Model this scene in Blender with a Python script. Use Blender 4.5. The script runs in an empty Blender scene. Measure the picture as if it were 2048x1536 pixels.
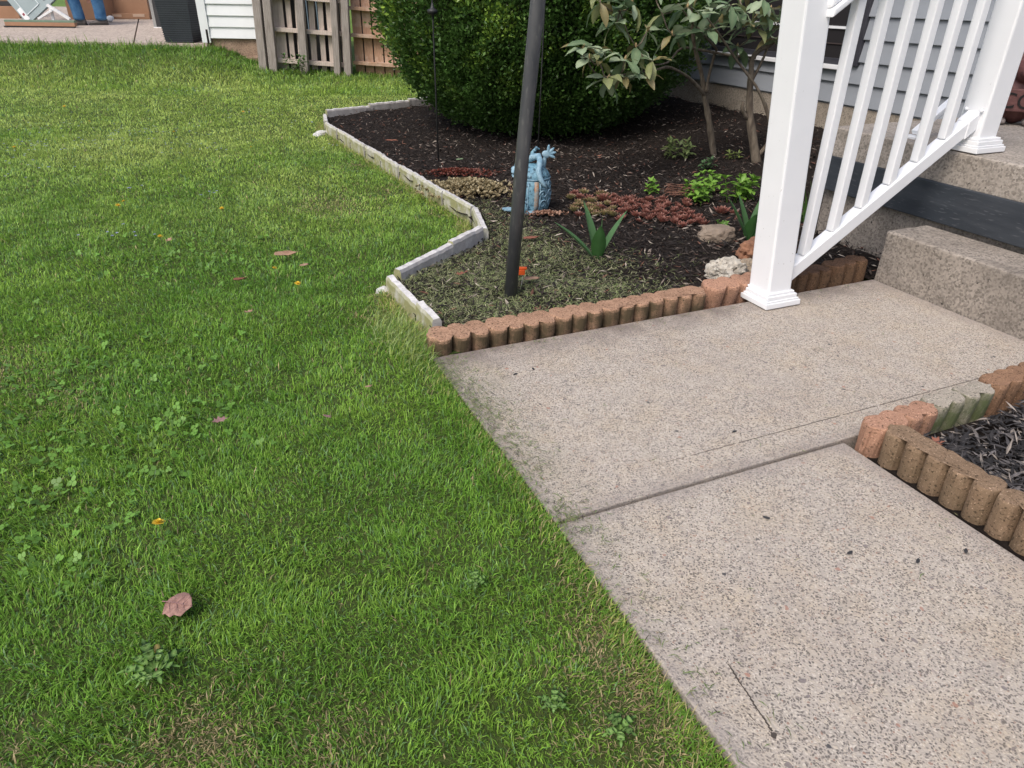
import bpy, bmesh, math, random
import numpy as np
from mathutils import Vector, Matrix, Euler, noise as mnoise

R = math.radians
rng = np.random.default_rng(7)
random.seed(7)
sc = bpy.context.scene
col = sc.collection

# ------------------------------------------------------------------ camera, sky, sun, exposure
YAW = -24.4                                   # the path runs along X and Y; the photographer faces between them
CAM_H = 1.10
cam_d = bpy.data.cameras.new('camera'); cam_d.sensor_width = 36.0; cam_d.lens = 36.0 * 1420 / 2048
cam_d.clip_start = 0.05; cam_d.clip_end = 500
cam = bpy.data.objects.new('camera', cam_d); col.objects.link(cam)
cam.matrix_world = (Matrix.Translation((0, 0, CAM_H)) @ Matrix.Rotation(R(YAW), 4, 'Z')
                    @ Matrix.Rotation(R(90 - 28.9), 4, 'X') @ Matrix.Rotation(R(1.0), 4, 'Z'))
sc.camera = cam

SUN_EL, SUN_AZ = 52.0, 210.0                  # azimuth measured counter-clockwise from +X: from the left, behind the photographer
world = bpy.data.worlds.new('World'); sc.world = world; world.use_nodes = True
wn = world.node_tree
bg = wn.nodes['Background']
sky = wn.nodes.new('ShaderNodeTexSky'); sky.sky_type = 'NISHITA'; sky.sun_disc = False
sky.sun_elevation = R(SUN_EL); sky.sun_rotation = R(90 - SUN_AZ)
sky.air_density = 1.0; sky.dust_density = 4.0; sky.ozone_density = 0.6
wn.links.new(sky.outputs[0], bg.inputs[0]); bg.inputs[1].default_value = 0.14
sun_d = bpy.data.lights.new('sun', 'SUN'); sun_d.energy = 1.5; sun_d.angle = R(28); sun_d.color = (1.0, 0.975, 0.94)
sun = bpy.data.objects.new('sun', sun_d); col.objects.link(sun)
sd = Vector((math.cos(R(SUN_EL)) * math.cos(R(SUN_AZ)), math.cos(R(SUN_EL)) * math.sin(R(SUN_AZ)), math.sin(R(SUN_EL))))
sun.rotation_euler = sd.to_track_quat('Z', 'Y').to_euler(); sun.location = (-6, -4, 12)
sc.view_settings.view_transform = 'Standard'; sc.view_settings.look = 'None'
sc.view_settings.gamma = 1.0; sc.view_settings.exposure = 0.42
sc.cycles.max_bounces = 6

# ------------------------------------------------------------------ helpers
CY, SY = math.cos(R(YAW)), math.sin(R(YAW))
def bw(x, y, z=0.0):
    """street-side frame (the neighbours stand square to it) -> world"""
    return Vector((x * CY - y * SY, x * SY + y * CY, z))
def to_b(u, v):
    return u * CY + v * SY, -u * SY + v * CY
def sstep(a, b, t):
    t = np.clip((t - a) / (b - a), 0, 1); return t * t * (3 - 2 * t)

def tag(o, label=None, cat=None, group=None, kind=None):
    if label: o['label'] = label
    if cat: o['category'] = cat
    if group: o['group'] = group
    if kind: o['kind'] = kind
    return o
def thing(name, loc, label, cat, rz=0.0, group=None):
    o = bpy.data.objects.new(name, None); col.objects.link(o)
    o.empty_display_size = 0.1; o.location = loc; o.rotation_euler = (0, 0, rz)
    return tag(o, label, cat, group)
def link(name, me, parent=None):
    o = bpy.data.objects.new(name, me); col.objects.link(o)
    if parent is not None: o.parent = parent
    return o

class MB:
    def __init__(s): s.v, s.f = [], []
    def add(s, vs, fs, M=None):
        n = len(s.v)
        s.v += [tuple((M @ Vector(p)) if M is not None else p) for p in vs]
        s.f += [tuple(i + n for i in f) for f in fs]; return s
    def box(s, x0, x1, y0, y1, z0, z1, M=None):
        vs = [(x0,y0,z0),(x1,y0,z0),(x1,y1,z0),(x0,y1,z0),(x0,y0,z1),(x1,y0,z1),(x1,y1,z1),(x0,y1,z1)]
        return s.add(vs, [(0,3,2,1),(4,5,6,7),(0,1,5,4),(1,2,6,5),(2,3,7,6),(3,0,4,7)], M)
    def tube(s, pts, rad, n=8, caps=True):
        pts = [Vector(p) for p in pts]; m = len(pts)
        rad = rad if hasattr(rad, '__len__') else [rad] * m
        vs, fs = [], []
        d0 = (pts[1] - pts[0]).normalized()
        a = d0.orthogonal().normalized()
        for i, p in enumerate(pts):
            d = (pts[min(i+1, m-1)] - pts[max(i-1, 0)]).normalized()
            a = (a - d * a.dot(d)).normalized(); b = d.cross(a)
            for k in range(n):
                t = 2 * math.pi * k / n
                vs.append(p + (a * math.cos(t) + b * math.sin(t)) * rad[i])
        for i in range(m - 1):
            for k in range(n):
                fs.append((i*n+k, i*n+(k+1) % n, (i+1)*n+(k+1) % n, (i+1)*n+k))
        if caps:
            fs.append(tuple(range(n-1, -1, -1))); fs.append(tuple(range((m-1)*n, m*n)))
        return s.add([tuple(v) for v in vs], fs)
    def lathe(s, prof, n=20, M=None):
        vs, fs = [], []
        for r, z in prof:
            for k in range(n):
                t = 2*math.pi*k/n; vs.append((r*math.cos(t), r*math.sin(t), z))
        for i in range(len(prof)-1):
            for k in range(n):
                fs.append((i*n+k, i*n+(k+1) % n, (i+1)*n+(k+1) % n, (i+1)*n+k))
        fs.append(tuple(range(n-1, -1, -1))); fs.append(tuple(range((len(prof)-1)*n, len(prof)*n)))
        return s.add(vs, fs, M)
    def prism(s, outline, z0, z1, M=None):
        n = len(outline)
        vs = [(x, y, z0) for x, y in outline] + [(x, y, z1) for x, y in outline]
        fs = [tuple(range(n-1, -1, -1)), tuple(range(n, 2*n))] + [(i, (i+1) % n, (i+1) % n+n, i+n) for i in range(n)]
        return s.add(vs, fs, M)
    def mesh(s, name, mat=None, smooth=False, bevel=0, seg=2):
        me = bpy.data.meshes.new(name); me.from_pydata(s.v, [], s.f)
        bm = bmesh.new(); bm.from_mesh(me)
        bmesh.ops.recalc_face_normals(bm, faces=bm.faces)
        if bevel:
            bmesh.ops.bevel(bm, geom=[e for e in bm.edges if len(e.link_faces) == 2 and e.calc_face_angle(0) > 0.5],
                            offset=bevel, segments=seg, profile=0.6, affect='EDGES', clamp_overlap=True)
        bm.to_mesh(me); bm.free()
        if mat: me.materials.append(mat)
        if smooth:
            me.polygons.foreach_set('use_smooth', [True] * len(me.polygons))
        return me
    def build(s, name, mat=None, parent=None, smooth=False, bevel=0, seg=2):
        return link(name, s.mesh(name, mat, smooth, bevel, seg), parent)

def np_mesh(name, V, F, mat, cols=None, parent=None, smooth=True):
    """V (n,3) float, F (m,k) int with k 3 or 4 (or a list of such arrays), cols (n,3)"""
    Fs = F if isinstance(F, list) else [F]
    me = bpy.data.meshes.new(name)
    me.vertices.add(len(V)); me.vertices.foreach_set('co', np.ascontiguousarray(V, dtype=np.float32).ravel())
    nl = sum(f.size for f in Fs); npoly = sum(len(f) for f in Fs)
    me.loops.add(nl); me.polygons.add(npoly)
    me.loops.foreach_set('vertex_index', np.concatenate([f.ravel() for f in Fs]).astype(np.int32))
    sizes = np.concatenate([np.full(len(f), f.shape[1]) for f in Fs])
    me.polygons.foreach_set('loop_start', np.concatenate([[0], np.cumsum(sizes)[:-1]]).astype(np.int32))
    me.polygons.foreach_set('use_smooth', np.full(npoly, smooth))
    if cols is not None:
        a = me.color_attributes.new('tint', 'FLOAT_COLOR', 'POINT')
        c4 = np.ones((len(V), 4), np.float32); c4[:, :3] = cols
        a.data.foreach_set('color', c4.ravel())
    me.update(calc_edges=True); me.validate()
    if mat: me.materials.append(mat)
    return link(name, me, parent)

def roughen(me, amp, scale, seed=0.0, zonly=False):
    for v in me.vertices:
        n = mnoise.noise_vector(Vector(v.co) * scale + Vector((seed, seed * 1.7, -seed)))
        v.co = v.co + (Vector((0, 0, n.z)) if zonly else n) * amp
    return me

# ------------------------------------------------------------------ materials
def newmat(name):
    m = bpy.data.materials.new(name); m.use_nodes = True
    return m, m.node_tree.nodes, m.node_tree.links, m.node_tree.nodes['Principled BSDF']
def nmix(N, L, fac, a, b, blend='MIX'):
    x = N.new('ShaderNodeMix'); x.data_type = 'RGBA'; x.blend_type = blend
    for sock, val in ((0, fac), (6, a), (7, b)):
        if hasattr(val, 'is_linked') or hasattr(val, 'links'): L.new(val, x.inputs[sock])
        elif isinstance(val, (int, float)): x.inputs[sock].default_value = val
        else: x.inputs[sock].default_value = (*val, 1)
    return x.outputs[2]
def nnoise(N, L, co, scale, detail=4, rough=0.55, lo=None, hi=None, dist=0.0):
    t = N.new('ShaderNodeTexNoise'); t.inputs['Scale'].default_value = scale; t.inputs['Detail'].default_value = detail
    t.inputs['Roughness'].default_value = rough; t.inputs['Distortion'].default_value = dist
    L.new(co, t.inputs['Vector'])
    if lo is None: return t.outputs['Fac']
    r = N.new('ShaderNodeMapRange'); r.inputs[1].default_value = lo; r.inputs[2].default_value = hi
    L.new(t.outputs['Fac'], r.inputs[0]); return r.outputs[0]
def nbump(N, L, bsdf, h, strength=0.4, dist=0.01, prev=None):
    b = N.new('ShaderNodeBump'); b.inputs['Strength'].default_value = strength; b.inputs['Distance'].default_value = dist
    L.new(h, b.inputs['Height'])
    if prev is not None: L.new(prev, b.inputs['Normal'])
    if bsdf is not None: L.new(b.outputs[0], bsdf.inputs['Normal'])
    return b.outputs[0]
def coords(N, which='Object'):
    return N.new('ShaderNodeTexCoord').outputs[which]
def posco(N):
    return N.new('ShaderNodeNewGeometry').outputs['Position']
def pmat(name, c1, c2=None, scale=8, rough=0.6, bump=0.0, bscale=60, bdist=0.004, spec=0.4, speck=None, speckscale=150, stretch=None, metal=0.0, lo=0.35, hi=0.65):
    m, N, L, b = newmat(name)
    co = coords(N)
    if stretch:
        mp = N.new('ShaderNodeMapping'); mp.inputs['Scale'].default_value = stretch; L.new(co, mp.inputs[0]); co = mp.outputs[0]
    if c2 is None: b.inputs['Base Color'].default_value = (*c1, 1)
    else:
        c = nmix(N, L, nnoise(N, L, co, scale, 6, 0.6, lo, hi), c1, c2)
        if speck: c = nmix(N, L, nnoise(N, L, co, speckscale, 3, 0.5, 0.60, 0.70), c, speck)
        L.new(c, b.inputs['Base Color'])
    b.inputs['Roughness'].default_value = rough; b.inputs['Specular IOR Level'].default_value = spec
    b.inputs['Metallic'].default_value = metal
    if bump: nbump(N, L, b, nnoise(N, L, co, bscale, 5, 0.65), bump, bdist)
    return m
def tintmat(name, rough=0.55, transl=0.3, spec=0.3, gloss_noise=None):
    """base colour from each small piece's own tint"""
    m, N, L, b = newmat(name)
    a = N.new('ShaderNodeAttribute'); a.attribute_name = 'tint'
    L.new(a.outputs['Color'], b.inputs['Base Color'])
    b.inputs['Roughness'].default_value = rough; b.inputs['Specular IOR Level'].default_value = spec
    if transl:
        t = N.new('ShaderNodeBsdfTranslucent'); L.new(a.outputs['Color'], t.inputs['Color'])
        x = N.new('ShaderNodeMixShader'); x.inputs[0].default_value = transl
        L.new(b.outputs[0], x.inputs[1]); L.new(t.outputs[0], x.inputs[2])
        L.new(x.outputs[0], N['Material Output'].inputs['Surface'])
    return m

def aggregate_mat():
    m, N, L, b = newmat('exposed_aggregate')
    p = posco(N)
    warp = N.new('ShaderNodeTexNoise'); warp.inputs['Scale'].default_value = 60; L.new(p, warp.inputs['Vector'])
    wv = N.new('ShaderNodeVectorMath'); wv.operation = 'MULTIPLY_ADD'
    L.new(warp.outputs['Color'], wv.inputs[0]); wv.inputs[1].default_value = (0.014, 0.014, 0.014); L.new(p, wv.inputs[2])
    def vor(scale):
        v = N.new('ShaderNodeTexVoronoi'); v.inputs['Scale'].default_value = scale; L.new(wv.outputs[0], v.inputs['Vector']); return v
    def ramp(sock, stops, const=True):
        r = N.new('ShaderNodeValToRGB'); r.color_ramp.interpolation = 'CONSTANT' if const else 'LINEAR'
        while len(r.color_ramp.elements) < len(stops): r.color_ramp.elements.new(0.5)
        for e, (q, c) in zip(r.color_ramp.elements, stops): e.position = q; e.color = (*c, 1)
        L.new(sock, r.inputs[0]); return r.outputs[0]
    def sepx(c):
        s = N.new('ShaderNodeSeparateColor'); L.new(c, s.inputs[0]); return s.outputs[0]
    matrix = nmix(N, L, nnoise(N, L, p, 14, 5, 0.6, 0.3, 0.7), (0.465, 0.41, 0.35), (0.37, 0.33, 0.285))
    v1 = vor(215)
    peb = ramp(sepx(v1.outputs['Color']), [(0, (0.49, 0.425, 0.345)), (0.18, (0.165, 0.145, 0.128)), (0.46, (0.54, 0.48, 0.405)),
               (0.56, (0.24, 0.21, 0.185)), (0.78, (0.44, 0.38, 0.315)), (0.90, (0.10, 0.09, 0.085)), (0.92, (0.31, 0.21, 0.165)), (0.95, (0.56, 0.50, 0.43))])
    inside = N.new('ShaderNodeMapRange'); inside.inputs[1].default_value = 0.42; inside.inputs[2].default_value = 0.56
    inside.inputs[3].default_value = 1; inside.inputs[4].default_value = 0; L.new(v1.outputs['Distance'], inside.inputs[0])
    c = nmix(N, L, inside.outputs[0], matrix, peb)
    v2 = vor(70)
    big = N.new('ShaderNodeMath'); big.operation = 'GREATER_THAN'; big.inputs[1].default_value = 0.968; L.new(sepx(v2.outputs['Color']), big.inputs[0])
    near = N.new('ShaderNodeMath'); near.operation = 'LESS_THAN'; near.inputs[1].default_value = 0.38; L.new(v2.outputs['Distance'], near.inputs[0])
    bm_ = N.new('ShaderNodeMath'); bm_.operation = 'MULTIPLY'; L.new(big.outputs[0], bm_.inputs[0]); L.new(near.outputs[0], bm_.inputs[1])
    sg = N.new('ShaderNodeSeparateColor'); L.new(v2.outputs['Color'], sg.inputs[0])
    bigc = ramp(sg.outputs[1], [(0, (0.22, 0.19, 0.18)), (0.35, (0.33, 0.28, 0.25)), (0.7, (0.36, 0.22, 0.17)), (0.9, (0.09, 0.085, 0.085))])
    c = nmix(N, L, bm_.outputs[0], c, bigc)
    # weathering: broad grey damp stains, and moss and soil where the lawn meets the slab
    c = nmix(N, L, nnoise(N, L, p, 2.6, 5, 0.62, 0.46, 0.72), c, (0.23, 0.20, 0.19), 'MIX') if False else c
    st = nnoise(N, L, p, 2.3, 6, 0.65, 0.42, 0.75)
    sm = N.new('ShaderNodeMath'); sm.operation = 'MULTIPLY'; sm.inputs[1].default_value = 0.35; L.new(st, sm.inputs[0])
    c = nmix(N, L, sm.outputs[0], c, (0.74, 0.70, 0.71), 'MULTIPLY')
    st2 = nnoise(N, L, p, 6.5, 6, 0.7, 0.45, 0.75)
    sm2 = N.new('ShaderNodeMath'); sm2.operation = 'MULTIPLY'; sm2.inputs[1].default_value = 0.7; L.new(st2, sm2.inputs[0])
    c = nmix(N, L, sm2.outputs[0], c, (1.0, 0.93, 0.80), 'MULTIPLY')
    worn = nnoise(N, L, p, 3.4, 5, 0.6, 0.52, 0.8)
    wm = N.new('ShaderNodeMath'); wm.operation = 'MULTIPLY'; wm.inputs[1].default_value = 0.4; L.new(worn, wm.inputs[0])
    c = nmix(N, L, wm.outputs[0], c, (0.40, 0.35, 0.30))
    sx = N.new('ShaderNodeSeparateXYZ'); L.new(p, sx.inputs[0])
    def band(sock, a, bb):
        r = N.new('ShaderNodeMapRange'); r.inputs[1].default_value = a; r.inputs[2].default_value = bb
        L.new(sock, r.inputs[0]); return r.outputs[0]
    edge = band(sx.outputs[0], 0.86, 0.64)
    nz = nnoise(N, L, p, 9, 6, 0.7, 0.3, 0.75)
    mu = N.new('ShaderNodeMath'); mu.operation = 'MULTIPLY'; L.new(edge, mu.inputs[0]); L.new(nz, mu.inputs[1])
    ybias = band(sx.outputs[1], 0.7, 1.9)
    mu2 = N.new('ShaderNodeMath'); mu2.operation = 'MULTIPLY'; L.new(mu.outputs[0], mu2.inputs[0]); L.new(ybias, mu2.inputs[1])
    c = nmix(N, L, mu2.outputs[0], c, (0.20, 0.19, 0.11))
    e2 = band(sx.outputs[1], 1.93, 2.09)
    m3 = N.new('ShaderNodeMath'); m3.operation = 'MULTIPLY'; L.new(e2, m3.inputs[0]); L.new(nnoise(N, L, p, 7, 5, 0.6, 0.25, 0.6), m3.inputs[1])
    c = nmix(N, L, m3.outputs[0], c, (0.17, 0.14, 0.125))
    def near_line(sock, at_, wdt):
        a_ = N.new('ShaderNodeMath'); a_.operation = 'SUBTRACT'; a_.inputs[1].default_value = at_; L.new(sock, a_.inputs[0])
        b2 = N.new('ShaderNodeMath'); b2.operation = 'ABSOLUTE'; L.new(a_.outputs[0], b2.inputs[0])
        r2 = N.new('ShaderNodeMapRange'); r2.inputs[1].default_value = wdt; r2.inputs[2].default_value = 0.0; r2.inputs[4].default_value = 0.75; L.new(b2.outputs[0], r2.inputs[0])
        m_ = N.new('ShaderNodeMath'); m_.operation = 'MULTIPLY'; L.new(r2.outputs[0], m_.inputs[0]); L.new(nnoise(N, L, p, 12, 5, 0.65, 0.2, 0.6), m_.inputs[1]); return m_.outputs[0]
    # trowelled margins: finer, greyer cement skin at the slab edges
    for sock, at_, wdt in ((sx.outputs[1], 1.157, 0.06), (sx.outputs[0], 1.56, 0.07), (sx.outputs[0], 0.645, 0.06), (sx.outputs[0], 2.71, 0.09)):
        fac = near_line(sock, at_, wdt)
        if at_ == 1.56:                        # this margin belongs to the lower slab only
            lo_ = N.new('ShaderNodeMath'); lo_.operation = 'LESS_THAN'; lo_.inputs[1].default_value = 1.157; L.new(sx.outputs[1], lo_.inputs[0])
            ml = N.new('ShaderNodeMath'); ml.operation = 'MULTIPLY'; L.new(fac, ml.inputs[0]); L.new(lo_.outputs[0], ml.inputs[1]); fac = ml.outputs[0]
        c = nmix(N, L, fac, c, (0.27, 0.235, 0.215))
    L.new(c, b.inputs['Base Color'])
    b.inputs['Roughness'].default_value = 0.82; b.inputs['Specular IOR Level'].default_value = 0.3
    inv = N.new('ShaderNodeMath'); inv.operation = 'SUBTRACT'; inv.inputs[0].default_value = 1; L.new(v1.outputs['Distance'], inv.inputs[1])
    nbump(N, L, b, inv.outputs[0], 0.45, 0.003)
    return m

def cast_concrete(name, base, dark, pits=True, scale=130):
    m, N, L, b = newmat(name)
    p = posco(N)
    c = nmix(N, L, nnoise(N, L, p, 5, 6, 0.65, 0.33, 0.7), base, dark)
    v = N.new('ShaderNodeTexVoronoi'); v.inputs['Scale'].default_value = scale; L.new(p, v.inputs['Vector'])
    s = N.new('ShaderNodeSeparateColor'); L.new(v.outputs['Color'], s.inputs[0])
    r = N.new('ShaderNodeMapRange'); r.inputs[1].default_value = 0.3; r.inputs[2].default_value = 1; r.inputs[3].default_value = 0; r.inputs[4].default_value = 0.75
    L.new(s.outputs[0], r.inputs[0])
    c = nmix(N, L, r.outputs[0], c, tuple(0.5 * q for q in dark))
    h = nnoise(N, L, p, 90, 6, 0.7)
    if pits:
        pit = nnoise(N, L, p, 46, 3, 0.6, 0.66, 0.72)
        c = nmix(N, L, pit, c, (0.05, 0.043, 0.037))
    L.new(c, b.inputs['Base Color'])
    b.inputs['Roughness'].default_value = 0.88; b.inputs['Specular IOR Level'].default_value = 0.25
    nbump(N, L, b, h, 0.55, 0.006)
    return m

def edging_mat(name, c1, c2, moss=0.0, mosscol=(0.105, 0.085, 0.05)):
    m, N, L, b = newmat(name)
    co = coords(N)
    c = nmix(N, L, nnoise(N, L, co, 22, 6, 0.65, 0.32, 0.68), c1, c2)
    c = nmix(N, L, nnoise(N, L, co, 260, 3, 0.5, 0.60, 0.72), c, tuple(min(1, 1.8 * q + 0.05) for q in c1))
    c = nmix(N, L, nnoise(N, L, co, 150, 3, 0.5, 0.56, 0.68), c, tuple(0.35 * q for q in c2))
    if moss:
        g = N.new('ShaderNodeNewGeometry'); sx = N.new('ShaderNodeSeparateXYZ'); L.new(g.outputs['Normal'], sx.inputs[0])
        r = N.new('ShaderNodeMapRange'); r.inputs[1].default_value = 0.6; r.inputs[2].default_value = 0.1; r.inputs[3].default_value = 0; r.inputs[4].default_value = moss
        L.new(sx.outputs[2], r.inputs[0])
        mm = N.new('ShaderNodeMath'); mm.operation = 'MULTIPLY'; L.new(r.outputs[0], mm.inputs[0]); L.new(nnoise(N, L, co, 14, 4, 0.6, 0.3, 0.62), mm.inputs[1])
        c = nmix(N, L, mm.outputs[0], c, mosscol)
    L.new(c, b.inputs['Base Color'])
    b.inputs['Roughness'].default_value = 0.9; b.inputs['Specular IOR Level'].default_value = 0.2
    nbump(N, L, b, nnoise(N, L, co, 170, 5, 0.7), 0.7, 0.004)
    return m

def vinyl_mat(name, c, specks=True):
    m, N, L, b = newmat(name)
    co = coords(N)
    cc = nmix(N, L, nnoise(N, L, co, 6, 4, 0.5, 0.3, 0.8), c, tuple(0.94 * q for q in c))
    if specks:
        mp = N.new('ShaderNodeMapping'); mp.inputs['Scale'].default_value = (1, 1, 0.45); L.new(co, mp.inputs[0])
        a = nnoise(N, L, mp.outputs[0], 120, 2, 0.5, 0.735, 0.76)
        sx = N.new('ShaderNodeSeparateXYZ'); L.new(co, sx.inputs[0])
        r = N.new('ShaderNodeMapRange'); r.inputs[1].default_value = 0.9; r.inputs[2].default_value = 0.0; r.inputs[3].default_value = 0.15; r.inputs[4].default_value = 0.9
        L.new(sx.outputs[2], r.inputs[0])
        mu = N.new('ShaderNodeMath'); mu.operation = 'MULTIPLY'; L.new(a, mu.inputs[0]); L.new(r.outputs[0], mu.inputs[1])
        cc = nmix(N, L, mu.outputs[0], cc, (0.16, 0.14, 0.10))
    L.new(cc, b.inputs['Base Color'])
    b.inputs['Roughness'].default_value = 0.38; b.inputs['Specular IOR Level'].default_value = 0.45
    return m

def white_edging_mat():
    m, N, L, b = newmat('stone_look_edging')
    g = N.new('ShaderNodeNewGeometry'); p = g.outputs['Position']
    sx = N.new('ShaderNodeSeparateXYZ'); L.new(g.outputs['Normal'], sx.inputs[0])
    c = nmix(N, L, nnoise(N, L, p, 30, 5, 0.6, 0.35, 0.65), (0.66, 0.645, 0.63), (0.46, 0.44, 0.43))
    # upright faces: green algae on the lawn side, painted grey shade on the bed side
    r = N.new('ShaderNodeMapRange'); r.inputs[1].default_value = 0.75; r.inputs[2].default_value = 0.3; L.new(sx.outputs[2], r.inputs[0])
    side = N.new('ShaderNodeMapRange'); side.inputs[1].default_value = 0.15; side.inputs[2].default_value = -0.4; L.new(sx.outputs[0], side.inputs[0])
    stain = nmix(N, L, side.outputs[0], (0.40, 0.375, 0.375), (0.27, 0.265, 0.125))      # algae for lawn faces, shade grey for bed faces
    mm = N.new('ShaderNodeMath'); mm.operation = 'MULTIPLY'; L.new(r.outputs[0], mm.inputs[0]); L.new(nnoise(N, L, p, 13, 5, 0.65, 0.22, 0.56), mm.inputs[1])
    c = nmix(N, L, mm.outputs[0], c, stain)
    c = nmix(N, L, nnoise(N, L, p, 120, 3, 0.6, 0.64, 0.74), c, (0.20, 0.18, 0.15))
    L.new(c, b.inputs['Base Color'])
    b.inputs['Roughness'].default_value = 0.75
    nbump(N, L, b, nnoise(N, L, p, 70, 5, 0.65), 0.5, 0.006)
    return m

def mulch_mat():
    m, N, L, b = newmat('mulch_soil')
    p = posco(N)
    c = nmix(N, L, nnoise(N, L, p, 55, 6, 0.7, 0.35, 0.65), (0.012, 0.009, 0.008), (0.032, 0.024, 0.020))
    L.new(c, b.inputs['Base Color']); b.inputs['Roughness'].default_value = 0.95; b.inputs['Specular IOR Level'].default_value = 0.15
    nbump(N, L, b, nnoise(N, L, p, 80, 6, 0.75), 0.9, 0.02)
    return m
def soil_mat():
    m, N, L, b = newmat('lawn_soil')
    p = posco(N)
    c = nmix(N, L, nnoise(N, L, p, 40, 6, 0.7, 0.3, 0.7), (0.055, 0.095, 0.022), (0.095, 0.115, 0.038))
    L.new(c, b.inputs['Base Color']); b.inputs['Roughness'].default_value = 0.95; b.inputs['Specular IOR Level'].default_value = 0.1
    nbump(N, L, b, nnoise(N, L, p, 70, 6, 0.75), 0.8, 0.02)
    return m
def wood_mat(name, c1, c2, stain=None):
    m, N, L, b = newmat(name)
    co = coords(N)
    mp = N.new('ShaderNodeMapping'); mp.inputs['Scale'].default_value = (14, 14, 1.2); L.new(co, mp.inputs[0])
    c = nmix(N, L, nnoise(N, L, mp.outputs[0], 6, 6, 0.7, 0.35, 0.65), c1, c2)
    if stain: c = nmix(N, L, nnoise(N, L, co, 5, 5, 0.65, 0.45, 0.65), c, stain)
    L.new(c, b.inputs['Base Color']); b.inputs['Roughness'].default_value = 0.85; b.inputs['Specular IOR Level'].default_value = 0.2
    nbump(N, L, b, nnoise(N, L, mp.outputs[0], 10, 5, 0.7), 0.5, 0.006)
    return m

M_AGG = aggregate_mat()
M_STEP = cast_concrete('weathered_step_concrete', (0.37, 0.325, 0.28), (0.215, 0.187, 0.16))
M_LAND = cast_concrete('worn_landing_concrete', (0.41, 0.365, 0.32), (0.28, 0.245, 0.21))
M_FOUND = cast_concrete('foundation_concrete', (0.40, 0.35, 0.29), (0.27, 0.23, 0.185), False)
M_FOUND2 = cast_concrete('neighbour_foundation', (0.40, 0.29, 0.21), (0.25, 0.17, 0.12), False)
M_PATIO = cast_concrete('patio_concrete', (0.50, 0.42, 0.355), (0.42, 0.35, 0.30), False, 40)
M_WHITE = vinyl_mat('white_vinyl', (0.80, 0.81, 0.83))
M_WHITE2 = vinyl_mat('white_vinyl_clean', (0.80, 0.81, 0.83), False)
M_EDGE = white_edging_mat()
M_MULCH = mulch_mat(); M_SOIL = soil_mat()
M_SIDING = pmat('grey_blue_siding', (0.285, 0.305, 0.335), (0.26, 0.28, 0.31), 3, 0.5, 0.1, 40, spec=0.35)
M_SIDING2 = pmat('white_siding', (0.74, 0.76, 0.77), (0.67, 0.69, 0.70), 3, 0.5, 0.05, 40)
M_BOARD = pmat('dark_painted_board', (0.030, 0.036, 0.045), (0.050, 0.057, 0.068), 9, 0.5, 0.25, 50, 0.003, speck=(0.075, 0.08, 0.09), speckscale=60, stretch=(1, 0.3, 2), lo=0.4, hi=0.7)
M_SHUT = pmat('dark_shutter', (0.035, 0.035, 0.045), (0.05, 0.05, 0.06), 10, 0.5)
M_BROWNFRAME = pmat('brown_window_frame', (0.075, 0.058, 0.055), (0.06, 0.045, 0.045), 10, 0.5)
M_GREYWOOD = wood_mat('weathered_grey_wood', (0.36, 0.32, 0.29), (0.22, 0.19, 0.17))
M_SLAT = wood_mat('pale_pallet_slat', (0.60, 0.51, 0.45), (0.44, 0.37, 0.32))
M_BROWNWOOD = wood_mat('brown_pallet_wood', (0.50, 0.32, 0.22), (0.34, 0.20, 0.13), (0.56, 0.43, 0.34))
M_GAPSHADE = pmat('gap_shade', (0.055, 0.050, 0.050), (0.035, 0.032, 0.032), 6, 0.8)  # shade in the gaps is put into this dark back slat colour
M_METAL = pmat('dark_metal_pole', (0.052, 0.054, 0.062), (0.085, 0.085, 0.09), 18, 0.42, 0.2, 70, 0.002, spec=0.5, speck=(0.12, 0.12, 0.12), speckscale=70, stretch=(1, 1, 0.3), metal=0.2)
M_THIN = pmat('black_rod', (0.014, 0.015, 0.017), (0.03, 0.03, 0.03), 20, 0.5)
M_CARD = pmat('cardboard', (0.36, 0.205, 0.125), (0.31, 0.175, 0.105), 4, 0.85, 0.1, 40)
M_CARDTAPE = pmat('packing_tape', (0.55, 0.40, 0.30), (0.50, 0.36, 0.27), 5, 0.35)
M_DARKPAPER = pmat('dark_packing', (0.025, 0.025, 0.028), (0.04, 0.04, 0.042), 8, 0.6)
M_FOAM = pmat('white_foam', (0.78, 0.78, 0.78), (0.70, 0.70, 0.71), 12, 0.8)
M_DOOR = pmat('grey_green_door', (0.30, 0.36, 0.37), (0.27, 0.33, 0.34), 4, 0.4, 0.1, 80)
M_DOORLIGHT = pmat('door_moulding', (0.56, 0.62, 0.63), (0.50, 0.56, 0.57), 6, 0.4)
M_RED = pmat('red_print', (0.25, 0.03, 0.05), (0.2, 0.03, 0.04), 10, 0.5)
M_PLANTER = pmat('black_ribbed_resin', (0.022, 0.026, 0.034), (0.032, 0.036, 0.045), 5, 0.5)
M_PLANTERRIB = pmat('ribbed_resin_highlight', (0.038, 0.044, 0.055), (0.048, 0.055, 0.066), 5, 0.4)
M_PLANTEREDGE = pmat('grey_resin_edge', (0.30, 0.30, 0.29), (0.24, 0.24, 0.235), 5, 0.5)
M_JEANS = pmat('blue_denim', (0.035, 0.115, 0.25), (0.07, 0.18, 0.33), 9, 0.85, 0.5, 30, 0.02, lo=0.4, hi=0.62)
M_SKIN = pmat('skin', (0.42, 0.22, 0.15), (0.38, 0.19, 0.13), 10, 0.55)
M_SHIRT = pmat('grey_shirt', (0.10, 0.11, 0.12), (0.08, 0.085, 0.09), 10, 0.85, 0.4, 20, 0.02)
M_HAIR = pmat('brown_hair', (0.035, 0.022, 0.015), (0.05, 0.03, 0.02), 30, 0.6, 0.5, 60)
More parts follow.
